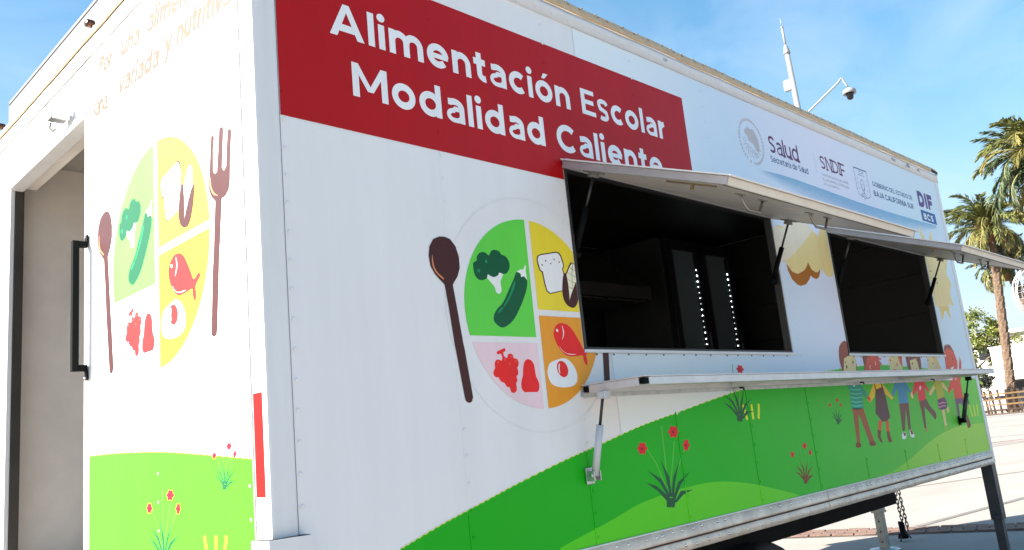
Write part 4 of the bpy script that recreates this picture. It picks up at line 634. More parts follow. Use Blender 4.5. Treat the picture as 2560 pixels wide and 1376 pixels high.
# ------------------------------------------------------------------ printed wrap: side
def hill_z(x, key='hill'):
    p = ART[(key,'')][0][3]
    for a, b in zip(p, p[1:]):
        if a[0] <= x <= b[0]: return a[1] + (b[1]-a[1])*(x-a[0])/(b[0]-a[0])
    return None
hz = ART[('hill','')][0][3]
def curve_pts(p, n):
    o = []
    for i in range(n+1):
        t = i/n*(len(p)-1); k = min(int(t), len(p)-2); f = t-k
        a, b, c, d = p[max(k-1,0)], p[k], p[k+1], p[min(k+2,len(p)-1)]
        o.append(tuple(.5*(2*b[q] + (c[q]-a[q])*f + (2*a[q]-5*b[q]+4*c[q]-d[q])*f*f + (3*b[q]-a[q]-3*c[q]+d[q])*f**3) for q in (0,1)))
    return o
def grad_mat(name, stops, axis_vec, rough=.46, noise=.0, spec=.24):
    """print whose ink runs along a direction: stops = [(coordinate in m, colour)]"""
    m = mat(name, stops[0][1], rough, spec=spec, bump=.30, bscale=2.2); t = m.node_tree; b = t.nodes['Principled BSDF']
    g = N(t, 'ShaderNodeNewGeometry'); d = N(t, 'ShaderNodeVectorMath', operation='DOT_PRODUCT'); d.inputs[1].default_value = axis_vec
    t.links.new(g.outputs['Position'], d.inputs[0])
    lo, hi = stops[0][0], stops[-1][0]
    mr = N(t, 'ShaderNodeMapRange'); mr.inputs[1].default_value = lo; mr.inputs[2].default_value = hi
    src = d.outputs['Value']
    if noise:
        n = N(t, 'ShaderNodeTexNoise'); n.inputs['Scale'].default_value = 1.7; n.inputs['Detail'].default_value = 3; t.links.new(g.outputs['Position'], n.inputs['Vector'])
        ma = N(t, 'ShaderNodeMath', operation='MULTIPLY_ADD'); ma.inputs[1].default_value = noise; t.links.new(n.outputs['Fac'], ma.inputs[0]); t.links.new(src, ma.inputs[2]); src = ma.outputs[0]
    t.links.new(src, mr.inputs[0])
    r = N(t, 'ShaderNodeValToRGB'); t.links.new(mr.outputs[0], r.inputs[0]); cr = r.color_ramp
    while len(cr.elements) < len(stops): cr.elements.new(.5)
    for e, (x, c) in zip(cr.elements, stops): e.position = (x-lo)/(hi-lo); e.color = (*c, 1)
    t.links.new(r.outputs[0], b.inputs['Base Color']); return m
HILL1 = grad_mat('ink_meadow', [(.0, pc(8,160,12)), (2.2, pc(22,172,26)), (3.4, pc(56,178,56)), (4.6, pc(82,184,62)), (5.9, pc(112,198,72))], (1,0,-.55), noise=1.1)
HILL2 = grad_mat('ink_bright_meadow', [(1.0, pc(82,192,24)), (3.6, pc(102,198,44))], (1,0,0), noise=.8)
HILL3 = grad_mat('ink_pale_meadow', [(4.2, pc(104,190,60)), (5.9, pc(154,206,80))], (1,0,.3), noise=.6)
# printed sky wash behind the right half of the wrap (white running to pale blue), laid on the panels
SKYW = grad_mat('ink_sky_wash', [(1.5, (.78,.78,.775)), (2.6, pc(206,218,236)), (3.6, pc(190,208,238)), (4.8, pc(204,208,232)), (5.9, pc(194,212,240))], (1,0,.15), noise=1.0)
p = Print(side3)
p.m.mats = None
for (a, b, c, d) in cut_rects(1.50, 5.902, ZR+.007, ZT-.016, ((W1[0]-.012, W1[1]+.012, W1[2]-.012, W1[3]+.03), (W2[0]-.012, W2[1]+.012, W2[2]-.012, W2[3]+.03))):
    p.poly(SKYW, 0, [(a,c),(b,c),(b,d),(a,d)], cw=False)
p.build('sky_print', T)
# meadow with a saw-toothed upper edge
p = Print(side3); top = curve_pts(hz, 260); tp = []
for i, q in enumerate(top): tp.append((q[0], q[1] + (.0032 if i % 2 else -.0008)))
bot = ZR + .007
edge = [(x, z) for x, z in tp if z > bot] ; poly = [(edge[0][0], bot)] + edge + [(5.902, edge[-1][1]), (5.902, bot)]
p.poly('yellow_grass', 1, [(a, b + .0018) for a, b in poly[1:-2]] + [(a, b - .02) for a, b in poly[1:-2][::-1]])
p.poly(HILL1, 1.6, poly); p.build('meadow_print', T)
p = Print(side3); e2 = [q for q in curve_pts(ART[('hill2','')][0][3], 60) if q[1] > bot]; p.poly(HILL2, 2.2, [(e2[0][0], bot)] + e2 + [(e2[-1][0], bot)]); p.build('bright_meadow_print', T)
p = Print(side3); e3 = [q for q in curve_pts(ART[('hill3','')][0][3], 60) if q[1] > bot and q[0] < 5.9]; p.poly(HILL3, 2.2, [(e3[0][0]-.25, bot)] + e3 + [(5.902, e3[-1][1]), (5.902, bot)]); p.build('pale_meadow_print', T)

# red banner with white lettering
p = Print(side3); p.poly('banner_red', 1, [(.0835, 2.262), (2.300, 2.262), (2.300, 2.838), (.0835, 2.838)]); ban = p.build('red_banner', T)
LET = ink('white')
for s, a, b, z, cap in (('Alimentación', .271, 1.428, 2.578, .1165), ('Escolar', 1.503, 2.112, 2.581, .1150), ('Modalidad', .345, 1.251, 2.384, .1165), ('Caliente', 1.318, 2.046, 2.384, .1165)):
    m = MB(); text(m, s, a, b, z, cap, .212, side3, lay=3, gap=.13); m.build('lettering', LET, ban)

# meal plate print (side and rear share the drawing)
def plate_print(cx, cz, r, to3, parent):
    G = empty('meal_plate_print', (0,0,0), parent)
    def sector(name, col, a0, a1, x0, x1, y0, y1):
        pr = Print(to3); pts = [(math.cos(R(a0+(a1-a0)*i/40)), math.sin(R(a0+(a1-a0)*i/40))) for i in range(41)] + [(0,0)]
        q = [(.99*a, .99*b) for a, b in arc_(0,0,1,1,0,360,96)[:-1]]
        for f in (lambda v: v[0]-x0, lambda v: x1-v[0], lambda v: v[1]-y0, lambda v: y1-v[1]): q = clip(q, f)
        pr.poly(col, 1.4, [(cx+a*r, cz+b*r) for a, b in q]); pr.build(name, G)
    pr = Print(to3); Lf, Rt = ribbon([(cx+a*r*1.225, cz+b*r*1.225) for a, b in arc_(0,0,1,1,20,380,90)], .0025)
    for i in range(90): pr.poly('ring', 1.2, [Lf[i], Lf[i+1], Rt[i+1], Rt[i]])
    pr.build('plate_rim', G)
    sector('green_section', 'green_sec', 90, 180, -2, -.040, -.262, 2); sector('yellow_section', 'yellow_sec', 0, 90, .034, 2, .031, 2)
    sector('pink_section', 'pink_sec', 180, 270, -2, -.036, -2, -.325); sector('orange_section', 'orange_sec', 270, 360, .034, 2, -2, -.034)
    for (g_, n), polys in ART.items():
        if g_ != 'plate': continue
        pr = Print(to3)
        for col, lay, sm, pts in polys: pr.poly(col, lay + .5, [(cx+a*r, cz+b*r) for a, b in pts], bool(sm))
        if pr.m.f: pr.build(n, G)
plate_print(1.090, 1.716, .3515, side3, T)
plate_print(-.683, 1.998, .394, rear3, T)
# children, tree and sun prints
for i in range(1, 7):
    pr = Print(side3)
    for col, lay, sm, pts in ART[('kid%d' % i, '')]: pr.poly(col, lay + 1.4, pts, bool(sm))
    pr.build('child_print', T)
for k_, nm in (('cream_tree', 'tree_print'), ('cream_sun', 'sun_print')):
    pr = Print(side3)
    for col, lay, sm, pts in ART[(k_, '')]: pr.poly(col, lay, pts, bool(sm))
    pr.build(nm, T)
# flower prints
def flower(bx, bz, s, to3, petal='petal', blade='blade', sx=1.0, lay=4.2):
    pr = Print(to3)
    for kind, dl in (('stem', 0), ('blade', .6), ('petal', 1.2), ('eye', 1.8)):
        for q, (col, l_, sm, pts) in enumerate(ART[('plant', kind)]):
            pr.poly({'petal': petal, 'blade': blade}.get(kind, kind), lay + dl + q*.12, [(bx + a*s*sx, bz + b*s) for a, b in pts])
    pr.build('flower_print', T)
flower(1.760, .949, 1.0, side3); flower(2.389, 1.259, .82, side3, blade='blade'); flower(2.927, .924, .62, side3, blade='boot'); flower(3.411, 1.192, .44, side3)
flower(-.248, 1.21, .40, rear3, sx=1.0); flower(-.670, 1.00, .70, rear3); flower(5.62, 1.22, .28, side3, petal='blade')
for bx, bz, s, to3 in ((2.46, 1.262, .05, side3), (-.36, 1.02, .046, rear3), (5.66, 1.13, .06, side3)):
    pr = Print(to3)
    gt_ = empty('grass_tuft_print', (0,0,0), T)
    for dx, lean in ((0, -.4), (1.1, .05), (2.1, .45)):
        pr = Print(to3)
        Lf, Rt = ribbon([(bx + dx*s, bz), (bx + dx*s + lean*s*.6, bz + s*.8), (bx + dx*s + lean*s, bz + s*1.4)], s*.34)
        pr.poly('yellow_grass', 4, Lf + Rt[::-1]); pr.build('grass_blade', gt_)

# logo strip
lo = empty('logo_print', (0,0,0), T)
e = ART[('swoosh','')]; up_, dn = curve_pts(e[0][3], 24), curve_pts(e[1][3], 24)
me = bpy.data.meshes.new('ribbon_shadow'); nC = 6; vs = []; cols = []
for (a, b) in zip(up_, dn):
    for j in range(nC + 1):
        t = j/nC; vs.append(side3(a[0] + (b[0]-a[0])*t, a[1] + (b[1]-.10*math.sin(math.pi*min(1,(a[0]-3.0)/2.9)) - a[1])*t, 1)); cols.append((.62*(1-t)**1.3) * min(1, max(0, (a[0]-2.98)*6)) )
me.from_pydata(vs, [], [(i*(nC+1)+j, (i+1)*(nC+1)+j, (i+1)*(nC+1)+j+1, i*(nC+1)+j+1) for i in range(24) for j in range(nC)])
at_ = me.attributes.new('fade', 'FLOAT', 'POINT'); at_.data.foreach_set('value', cols)
mm = mat('ink_ribbon_blue', pc(110,172,214), .38); t = mm.node_tree
an = N(t, 'ShaderNodeAttribute', attribute_name='fade'); t.links.new(an.outputs['Fac'], t.nodes['Principled BSDF'].inputs['Alpha'])
me.materials.append(mm); o = bpy.data.objects.new('ribbon_print', me); COL.objects.link(o); o.parent = lo
def lettering(items, col, name='lettering', **kw):
    m = MB()
    for s, a, b, z, cap, w in items: text(m, s, a, b, z, cap, w, side3, lay=3, **kw)
    m.build(name, ink(col), lo)
lettering([('Salud', 3.146, 3.505, 2.715, .101, .15)], 'plum_text', serif=True)
lettering([('Secretaría de Salud', 3.142, 3.599, 2.657, .037, .15)], 'navy')
lettering([('SNDIF', 3.790, 4.150, 2.730, .083, .13)], 'plum_text', serif=True)
lettering([('SISTEMA NACIONAL PARA', 3.790, 4.167, 2.682, .015, .13), ('EL DESARROLLO INTEGRAL', 3.790, 4.178, 2.652, .015, .13), ('DE LA FAMILIA', 3.792, 4.011, 2.623, .015, .13)], 'pale_grey')
lettering([('GOBIERNO DEL ESTADO DE', 4.576, 5.310, 2.737, .033, .15), ('BAJA CALIFORNIA SUR', 4.573, 5.300, 2.665, .040, .17)], 'navy')
lettering([('DIF', 5.430, 5.740, 2.710, .122, .27)], 'violet', gap=.09)
pr = Print(side3); pr.poly('bcs_blue', 2, [(5.440,2.598),(5.753,2.598),(5.746,2.684),(5.439,2.684)]); pr.build('blue_box', lo)
m = MB(); text(m, 'BCS', 5.485, 5.692, 2.615, .046, .2, side3, lay=5); m.build('lettering', LET, lo)
pr = Print(side3); pr.poly('pale_grey', 2, [(3.715,2.683),(3.7185,2.683),(3.7185,2.811),(3.715,2.811)]); pr.build('divider_line', lo)
# round national seal: ring of small letters, figure of a bird over a cactus, in pale grey
pr = Print(side3); cx, cz, sr = 2.948, 2.737, .131; rnd = random.Random(5)
for i in range(40):
    if 26 <= i <= 30 and i % 2: continue
    a = 2*math.pi*i/40; dx, dz = math.cos(a), math.sin(a); wd = .0055 + rnd.uniform(0, .003)
    pr.poly('seal_grey', 2, [(cx+dx*sr*.90-dz*wd, cz+dz*sr*.90+dx*wd), (cx+dx*sr*.90+dz*wd, cz+dz*sr*.90-dx*wd), (cx+dx*sr*1.02+dz*wd, cz+dz*sr*1.02-dx*wd), (cx+dx*sr*1.02-dz*wd, cz+dz*sr*1.02+dx*wd)])
bird = [(-.30,.55),(-.15,.62),(.05,.55),(.25,.60),(.50,.35),(.62,.05),(.60,-.25),(.45,-.40),(.30,-.32),(.10,-.10),(-.05,-.05),(-.25,.02),(-.30,.20),(-.42,.25),(-.48,.40)]
pr.poly('seal_grey', 2, [(cx+a*sr, cz+b*sr) for a, b in bird], True)
for k_ in range(9):
    a = R(200 + k_*17); Lf, Rt = ribbon([(cx+sr*q*math.cos(a+.12*math.sin(q*9)), cz+sr*q*math.sin(a)) for q in (.45, .55, .65, .76)], .006); pr.poly('seal_grey', 2.3, Lf + Rt[::-1])
for (a, b, r_) in ((-.1,-.35,.10), (.12,-.45,.09), (-.32,-.25,.08), (.30,-.55,.08), (-.55,.0,.09)):
    Lf, Rt = ribbon([(cx+a*sr+r_*sr*q[0], cz+b*sr+r_*sr*q[1]) for q in arc_(0,0,1,1,0,360,14)], .0045)
    for i in range(14): pr.poly('seal_grey', 2.5, [Lf[i], Lf[i+1], Rt[i+1], Rt[i]])
pr.build('round_seal', lo)
# shield of the state, drawn in thin blue lines
pr = Print(side3); x0, x1, zt, zb = 4.300, 4.507, 2.824, 2.622
def line(pts, w=.0042, col='navy', lay=2):
    Lf, Rt = ribbon(pts, w)
    for i in range(len(pts)-1): pr.poly(col, lay, [Lf[i], Lf[i+1], Rt[i+1], Rt[i]])
line([(x0,zt),(x1,zt)], .008); line([(x0,zt),(x0,2.67),(x0+.012,2.645),(x0+.04,2.632),(x0+.085,2.630),(x0+.104,2.616),(x0+.122,2.630),(x1-.04,2.632),(x1-.012,2.645),(x1,2.67),(x1,zt)])
line([(x0+.05,2.782),(x1-.05,2.782)], .003)
line(arc_(4.403, 2.712, .030, .040, 0, 360, 20), .004); line(arc_(4.403, 2.700, .018, .022, 0, 360, 14), .003); line([(4.385,2.668),(4.403,2.655),(4.421,2.668)], .004)
line(arc_(4.400, 2.803, .032, .009, 0, 360, 14), .003); line([(4.432,2.803),(4.446,2.812),(4.446,2.794),(4.432,2.803)], .003)
line(arc_(4.403, 2.645, .030, .008, 0, 360, 14), .003); line([(4.373,2.645),(4.360,2.653),(4.360,2.637),(4.373,2.645)], .003)
for a in (2.76, 2.73, 2.69): line([(x0+.03, a),(x0+.036, a-.016)], .004); line([(x1-.03, a),(x1-.036, a-.016)], .004)
pr.build('state_shield', lo)

# rear prints: meadow and brush lettering
pr = Print(rear3); e = curve_pts(ART[('rhill','')][0][3], 70); e = [(min(max(a, -1.343), -.0815), b + (.003 if i % 2 else 0)) for i, (a, b) in enumerate(e)]
pr.poly('yellow_grass', 1, [(a, b+.0018) for a, b in e] + [(a, b-.02) for a, b in e[::-1]])
pr.poly(vinyl('ink_rear_meadow', pc(72,192,36)), 1.6, [(e[0][0], Z0+.01)] + e + [(-.0815, Z0+.01)]); pr.build('meadow_print', T)
bl = empty('brush_lettering', (0,0,0), T)
for s, a, b, z, cap, sl in (('Por', -1.225, -1.085, 2.850, .075, -.12), ('una', -.995, -.815, 2.835, .075, -.10), ('alimentación', -.745, -.105, 2.825, .078, -.12), ('sana,', -1.290, -1.12, 2.690, .075, -.06),
                             ('variada', -1.02, -.650, 2.690, .078, -.08), ('y', -.600, -.545, 2.675, .078, 0), ('nutritiva', -.505, -.120, 2.672, .085, -.06)):
    m = MB(); text(m, s, a, b, z, cap, .235, rear3, lay=2, slant=.30, gap=.06, slope=sl); m.build('lettering', vinyl('ink_pale_gold', (.130,.098,.064)), bl)

# seams over the wrap: narrow lap ridges with rivets, wearing the ink of the spot they cross
def zone(x, z):
    if .0835 < x < 2.30 and 2.262 < z < 2.838: return 1
    h = hill_z(x)
    if h and z < h:
        h2 = hill_z(x, 'hill2')
        h3 = hill_z(x, 'hill3')
        return 3 if (h2 and z < h2) else (4 if (h3 and z < h3) else 2)
    d = math.hypot(x-1.09, z-1.716)
    return -1 if (d < .36 or (.55 < x < .80 and 1.36 < z < 2.06)) else (5 if x > 1.5 else 0)
ZM = [WHITE, ink('banner_red'), HILL1, HILL2, HILL3, SKYW]
for i, x in enumerate(SEAMS):
    m = MB(); rv = MB(); z = ZR + .03; dz = .0845; rnd = random.Random(i)
    zz = ZR + .008
    while zz < ZT - .03:
        z1 = min(zz + .03, ZT - .02); blocked = any(a-.03 < x < b+.03 and z1 > c-.02 and zz < d+.05 for a, b, c, d in (W1, W2))
        k_ = zone(x, (zz+z1)/2)
        if 3.55 < x < 5.5 and z1 > 1.0: k_ = -1
        if not blocked and k_ in (2, 3, 4) and 0 < i < len(SEAMS)-1: m.box(x-.0034, x+.0020, -.0032, -.0010, zz, z1, k_)
        zz = z1
    while z < ZT - .03:
        blocked = any(a-.03 < x < b+.03 and c-.02 < z < d+.05 for a, b, c, d in (W1, W2)); xo = .012 if i < len(SEAMS)-1 else -.014
        k_ = zone(x + xo, z)
        if 3.55 < x < 5.5 and 1.0 < z < 1.60: k_ = -1
        if k_ == 1 and (2.365 < z < 2.52 or 2.555 < z < 2.72): k_ = -1
        if x > 2.8 and z > 2.55 and i < len(SEAMS)-1: k_ = -1
        if not blocked and k_ >= 0: rv.dome((x + xo, -.0021, z + rnd.uniform(-.002,.002)), (0,-1,0), .0058, .0032 if k_ in (2,3,4) else .0016, k_)
        z += dz
    if m.f: m.build('panel_seam', ZM, T)
    rv.build('rivets', ZM, T, kind='stuff')
rv = MB(); x = 1.40
for (a, b, c, d) in (W1, W2):
    x = a + .05
    while x < b: rv.dome((x + rnd.uniform(-.02,.02), -.0021, c - .014), (0,-1,0), .004, .003); x += .12
rv.build('sill_screws', DARKJ, T, kind='stuff')
# ------------------------------------------------------------------ things inside the trailer
F = tag(empty('display_fridge', (4.665, 1.80, .88)), 'tall two-door glass display fridge with lit dotted strips inside the trailer', 'fridge')
FB = mat('fridge_black', (.008,.008,.009), .4); FG = mat('fridge_side_grey', (.040,.040,.041), .45, var=.1)
fw, fd, fh = 1.065, .70, 1.965
m = MB(); m.box(0, .03, .03, fd, 0, fh); m.box(fw-.03, fw, .03, fd, 0, fh); m.box(.031, fw-.031, fd-.03, fd, 0, fh, 1); m.box(.031, fw-.031, .03, fd-.031, 0, .12); m.box(.031, fw-.031, .03, fd-.031, fh-.10, fh); m.build('cabinet', [FG, mat('fridge_back_panel', (.30,.35,.37), .5)], F)
glass = bpy.data.materials.new('fridge_glass'); glass.use_nodes = True; t = glass.node_tree; t.nodes.clear()
go = N(t, 'ShaderNodeOutputMaterial'); gm = N(t, 'ShaderNodeMixShader'); g2 = N(t, 'ShaderNodeMixShader'); g2.inputs[0].default_value = .55; gd = N(t, 'ShaderNodeBsdfDiffuse'); gd.inputs[0].default_value = (.26,.32,.34,1); gt = N(t, 'ShaderNodeBsdfTransparent'); gg = N(t, 'ShaderNodeBsdfGlossy'); gg.inputs['Roughness'].default_value = .03; gt.inputs[0].default_value = (.8,.84,.86,1)
fr = N(t, 'ShaderNodeFresnel'); fr.inputs[0].default_value = 1.5
t.links.new(fr.outputs[0], gm.inputs[0]); t.links.new(gt.outputs[0], g2.inputs[1]); t.links.new(gd.outputs[0], g2.inputs[2]); t.links.new(g2.outputs[0], gm.inputs[1]); t.links.new(gg.outputs[0], gm.inputs[2]); t.links.new(gm.outputs[0], go.inputs[0])
LED = mat('led_white', (.9,.9,.9), .4, emit=(.86,.95,1.0), estr=7.0)
for k_ in range(2):
    a = .02 + k_*(fw-.04)/2; b = a + (fw-.04)/2 - .006
    D_ = empty('door', (0,0,0), F)
    m = MB(); m.box(a, a+.075, -.03, .029, .10, fh-.02); m.box(b-.075, b, -.03, .029, .10, fh-.02); m.box(a+.0755, b-.0755, -.03, .029, .10, .2); m.box(a+.0755, b-.0755, -.03, .029, fh-.11, fh-.02); m.build('door_frame', FB, D_, bevel=.003)
    m = MB(); m.box(a+.076, b-.076, -.008, -.002, .201, fh-.111); m.build('pane', glass, D_)
    m = MB(); m.box(b-.092, b-.08, -.016, -.0085, .22, fh-.13); m.build('led_bar', FB, D_)
    m = MB()
    for i in range(30): m.dome((b-.086 + rnd.uniform(-.001,.001), -.0162, .25 + i*.050 + rnd.uniform(-.003,.003)), (0,-1,0), rnd.choice((.0022,.0028,.0034,.0038)) if i < 27 else .0055, .004, rnd.choice((0,0,1)))
    m.build('led_strip', [LED, mat('led_dim', (.8,.85,.9), .4, emit=(.8,.92,1.0), estr=1.6)], D_, kind='stuff')
    m = MB(); m.box(b-.06, b-.035, -.06, -.031, .85, 1.15); m.build('door_handle', FB, D_, bevel=.004)
for z in (.45, .8, 1.15, 1.5): m = MB(); m.box(.035, fw-.035, .06, fd-.06, z, z+.012); m.build('shelf', FG, F)
HM = mat('hood_dark_steel', (.050,.050,.046), .4, metal=.4, var=.1)
hd = tag(empty('range_hood', (3.30, 1.75, 2.27)), 'dark steel range hood on the far inner wall, seen through the larger serving opening', 'range hood')
m = MB(); m.add([(0,0,0),(1.05,0,0),(1.05,.76,0),(0,.76,0),(0,0,.10),(1.05,0,.10),(1.05,.76,.10),(0,.76,.10),(.25,.30,.42),(.8,.30,.42),(.8,.76,.42),(.25,.76,.42)],
     [(0,3,2,1),(0,1,5,4),(1,2,6,5),(2,3,7,6),(3,0,4,7),(4,5,9,8),(5,6,10,9),(6,7,11,10),(7,4,8,11)]); m.build('canopy', HM, hd)
m = MB(); m.box(.36, .69, .42, .75, .421, .63); m.build('duct', HM, hd)
m = MB(); m.box(.04, .50, .05, .7, -.012, -.001); m.box(.55, 1.0, .05, .7, -.012, -.001); m.build('filter', mat('hood_filter', (.02,.02,.02), .6), hd)
cb = tag(empty('steel_cabinet', (2.45, 1.95, .88)), 'low dark steel cabinet against the far inner wall of the trailer', 'cabinet')
m = MB(); m.box(0, .8, .02, .56, 0, 1.02); m.build('body', FG, cb, bevel=.004)
for k_ in range(2): m = MB(); m.box(.01+k_*.395, .395+k_*.395, 0, .019, .08, .98); d_ = m.build('door', FG, cb, bevel=.003); m = MB(); m.box(.34+k_*.06, .355+k_*.06, -.02, -.0005, .5, .7); m.build('handle', STEEL, d_)
m = MB(); m.box(-.02, .82, -.02, .565, 1.021, 1.05); m.build('worktop', STEEL, cb)

# ------------------------------------------------------------------ camera mast behind the trailer
C0 = tag(empty('camera_mast', (21.83, 7.85, 0)), 'tall thin white mast with a pointed antenna and a bent arm holding a dome camera', 'mast')
PW = mat('white_mast_paint', (.23,.24,.25), .45, var=.06)
lean = Vector((-.006, .018, 1)).normalized()
def q(z): return (lean.x*(z-9), lean.y*(z-9), z)
m = MB(); m.tube([q(0), q(5), q(11.90)], [.115, .098, .075], 18); m.build('pole', PW, C0)
m = MB(); m.lathe([(.075,0),(.098,0),(.098,.04),(.06,.22),(.045,.28),(.03,.28)], q(11.86), lean, 18); m.build('cap', PW, C0)
m = MB(); m.tube([q(12.1), q(12.72)], .035, 10); m.tube([q(12.70), q(12.74)], .045, 10); m.tube([q(12.74), q(13.02)], [.016, .010], 8); m.build('antenna', PW, C0)
m = MB(); m.box(-.10, .03, .02, .30, 10.72, 11.06); bx = m.build('equipment_box', PW, C0, bevel=.02)
m = MB(); pts = [(.03,-.08,9.82), (.47,-1.09,10.62)] + [(.47 + .07*t_ , -1.09 - .16*t_ - .02, 10.62 + .10*math.sin(math.pi*min(1,t_*1.15)) - .30*max(0,t_-.55)) for t_ in (.2,.4,.6,.8,1.0)] + [(.555,-1.30,10.40)]
m.tube(pts, .030, 10); m.build('arm', PW, C0)
dc = empty('dome_camera', (.56, -1.31, 10.18), C0)
m = MB(); m.lathe([(0,.22),(.035,.22),(.05,.18),(.16,.15),(.185,.10),(.185,.02),(.165,.02),(.12,.04),(0,.04)], (0,0,0), (0,0,1), 24); m.build('housing', PW, dc)
m = MB(); m.lathe([(.0,-.165)] + [(.093*math.sin(R(a)), -.075-.09*math.cos(R(a))) for a in range(10,100,10)] + [(.105,.0),(.12,.038),(0,.038)], (0,0,0), (0,0,1), 24); m.build('dome', mat('smoked_dome', (.003,.003,.004), .15), dc)

# ------------------------------------------------------------------ palms
rnd = random.Random(21)
FRG = [mat('palm_frond_green', (.125,.14,.032), .55, var=.35, vscale=.8, trans=0), mat('palm_frond_olive', (.19,.17,.045), .55, var=.35, vscale=.8), mat('palm_frond_deep', (.06,.088,.04), .5, var=.35, vscale=.8)]
FRD = mat('dead_frond_tan', (.27,.16,.075), .8, var=.3, vscale=2)
def frond_mesh(seed, L_, droop, rise, dead=False, m_=None):
    r = random.Random(seed); m = MB(); n = 13; sp = []
    x = z = 0; a = rise
    for i in range(n):
        sp.append(Vector((x, 0, z))); x += math.cos(a)*L_/n; z += math.sin(a)*L_/n; a -= droop/n*(1 + i*.12)
    m.tube(sp, [.045*(1 - i/n)**.8 + .006 for i in range(n)], 5, 1)
    nl = 44
    for i in range(nl):
        f = .14 + .86*i/(nl-1); t_ = f*(n-1); k = min(int(t_), n-2); p = sp[k].lerp(sp[k+1], t_-k); d = (sp[k+1]-sp[k]).normalized()
        ll = L_*.175*(math.sin(math.pi*min(1, .12+f*.84))**.6)*(r.uniform(.8,1.15))*(.5 if dead else 1)
        for s in (-1, 1):
            sd = Vector((0, s, 0)); upv = sd.cross(d)*(-s)
            dirv = (d*r.uniform(.75,1.0) + sd*r.uniform(.45,.85) + Vector((0,0,1))*r.uniform(-.55,.40)).normalized()
            w_ = .042; side = dirv.cross(Vector((0,0,1))).normalized()*w_
            mid = p + dirv*ll*.5; tip = p + dirv*ll + Vector((0,0,-ll*r.uniform(.18,.5)))
            m.add([p, mid+side, tip, mid-side], [(0,1,2,3)], 0)
    me_o = m.build('frond', [m_ or FRG[0], mat('frond_stalk', (.20,.19,.07), .6) if not dead else FRD])
    me = me_o.data; bpy.data.objects.remove(me_o); return me
FM = [frond_mesh(1,3.3,1.25,.35,m_=FRG[0]), frond_mesh(2,3.3,1.7,.45,m_=FRG[1]), frond_mesh(3,3.1,.7,.15,m_=FRG[2]), frond_mesh(4,3.2,1.9,.2,m_=FRG[1]), frond_mesh(5,3.0,1.4,.3,m_=FRG[2]), frond_mesh(6,2.2,1.0,-.1,True,FRD)]
BARK = mat('palm_bark', (.165,.108,.068), .9, col2=(.08,.052,.034), vscale=6, bump=.5, bscale=25)
FIB = mat('palm_fibre', (.19,.085,.035), .9, var=.4, vscale=12, bump=.6, bscale=60)
def palm(base, top, r0, r1, label, nf, size, seed, name='date_palm'):
    r = random.Random(seed); P = tag(empty(name, base), label, 'palm tree', 'date palms beyond the trailer'); b = Vector(base); tv = Vector(top) - b
    m = MB(); rings = 90; ns = 14; vs = []; fs = []
    for i in range(rings+1):
        f = i/rings; c = tv*f + Vector((math.sin(f*2.6)*.12, math.cos(f*3)*.10 - .10, 0)); rr = r0 + (r1-r0)*f
        saw = (i % 3)/3*.075 - .02
        for j in range(ns):
            a = 2*math.pi*(j + .5*((i//3) % 2))/ns; q_ = rr*(1 + saw*1.6 + (.10 if (j + i//3) % 2 else -.03) + r.uniform(-.05,.05))
            vs.append((c.x + q_*math.cos(a), c.y + q_*math.sin(a), c.z))
    fs = [(i*ns+j, i*ns+(j+1) % ns, (i+1)*ns+(j+1) % ns, (i+1)*ns+j) for i in range(rings) for j in range(ns)]
    m.add(vs, fs); m.build('trunk', BARK, P)
    # cut frond bases flaring under the crown
    m = MB()
    for i in range(70):
        f = r.random(); a = r.random()*6.283; z = tv.z - 1.15 + f*1.15; rr = r1*(1.0+.5*f)
        p0 = Vector((tv.x + rr*.7*math.cos(a), tv.y + rr*.7*math.sin(a), z)); p1 = p0 + Vector((math.cos(a)*.50, math.sin(a)*.50, .75))*r.uniform(.6,1.2)
        m.obox(p0, p1, .16, .06, (math.cos(a),math.sin(a),-.5))
    m.build('frond_bases', FIB, P, kind='stuff')
    m = MB(); m.lathe([(r1*1.05,-1.0),(r1*2.0,-.35),(r1*2.1,.15),(r1*1.3,.6),(0,.8)], tv, (0,0,1), 16); m.build('crown_shaft', FIB, P)
    for i in range(nf):
        f = i/nf; el_ = R(80 - 118*f + r.uniform(-8,8)); az = i*2.39996 + r.uniform(-.2,.2)
        k = r.choice((0,0,1,2,4)) if f < .55 else r.choice((1,3,4,0,3))
        if f > .90 and r.random() < .6: k = 5
        o = bpy.data.objects.new('frond', FM[k]); COL.objects.link(o); o.parent = P
        o.location = (tv.x + .15*math.cos(az), tv.y + .15*math.sin(az), tv.z + .35 - .5*f)
        o.rotation_euler = (r.uniform(-.3,.3), -el_*.85, az); s = size*r.uniform(.85,1.12); o.scale = (s, s, s)
    return P
palm((70.4, 16.6, 0), (70.6, 15.87, 13.95), .33, .265, 'straight date palm with a bushy crown of orange-brown frond bases', 66, 1.22, 4)
palm((57.3, 8.6, 0), (57.6, 8.75, 14.7), .36, .30, 'tallest date palm with its wide crown cut by the right edge of the picture', 74, 1.52, 9)
palm((72.7, 13.3, 0), (73.7, 16.0, 11.3), .37, .30, 'slanting date palm with a thinner trunk leaning behind the straight one', 42, .90, 15)

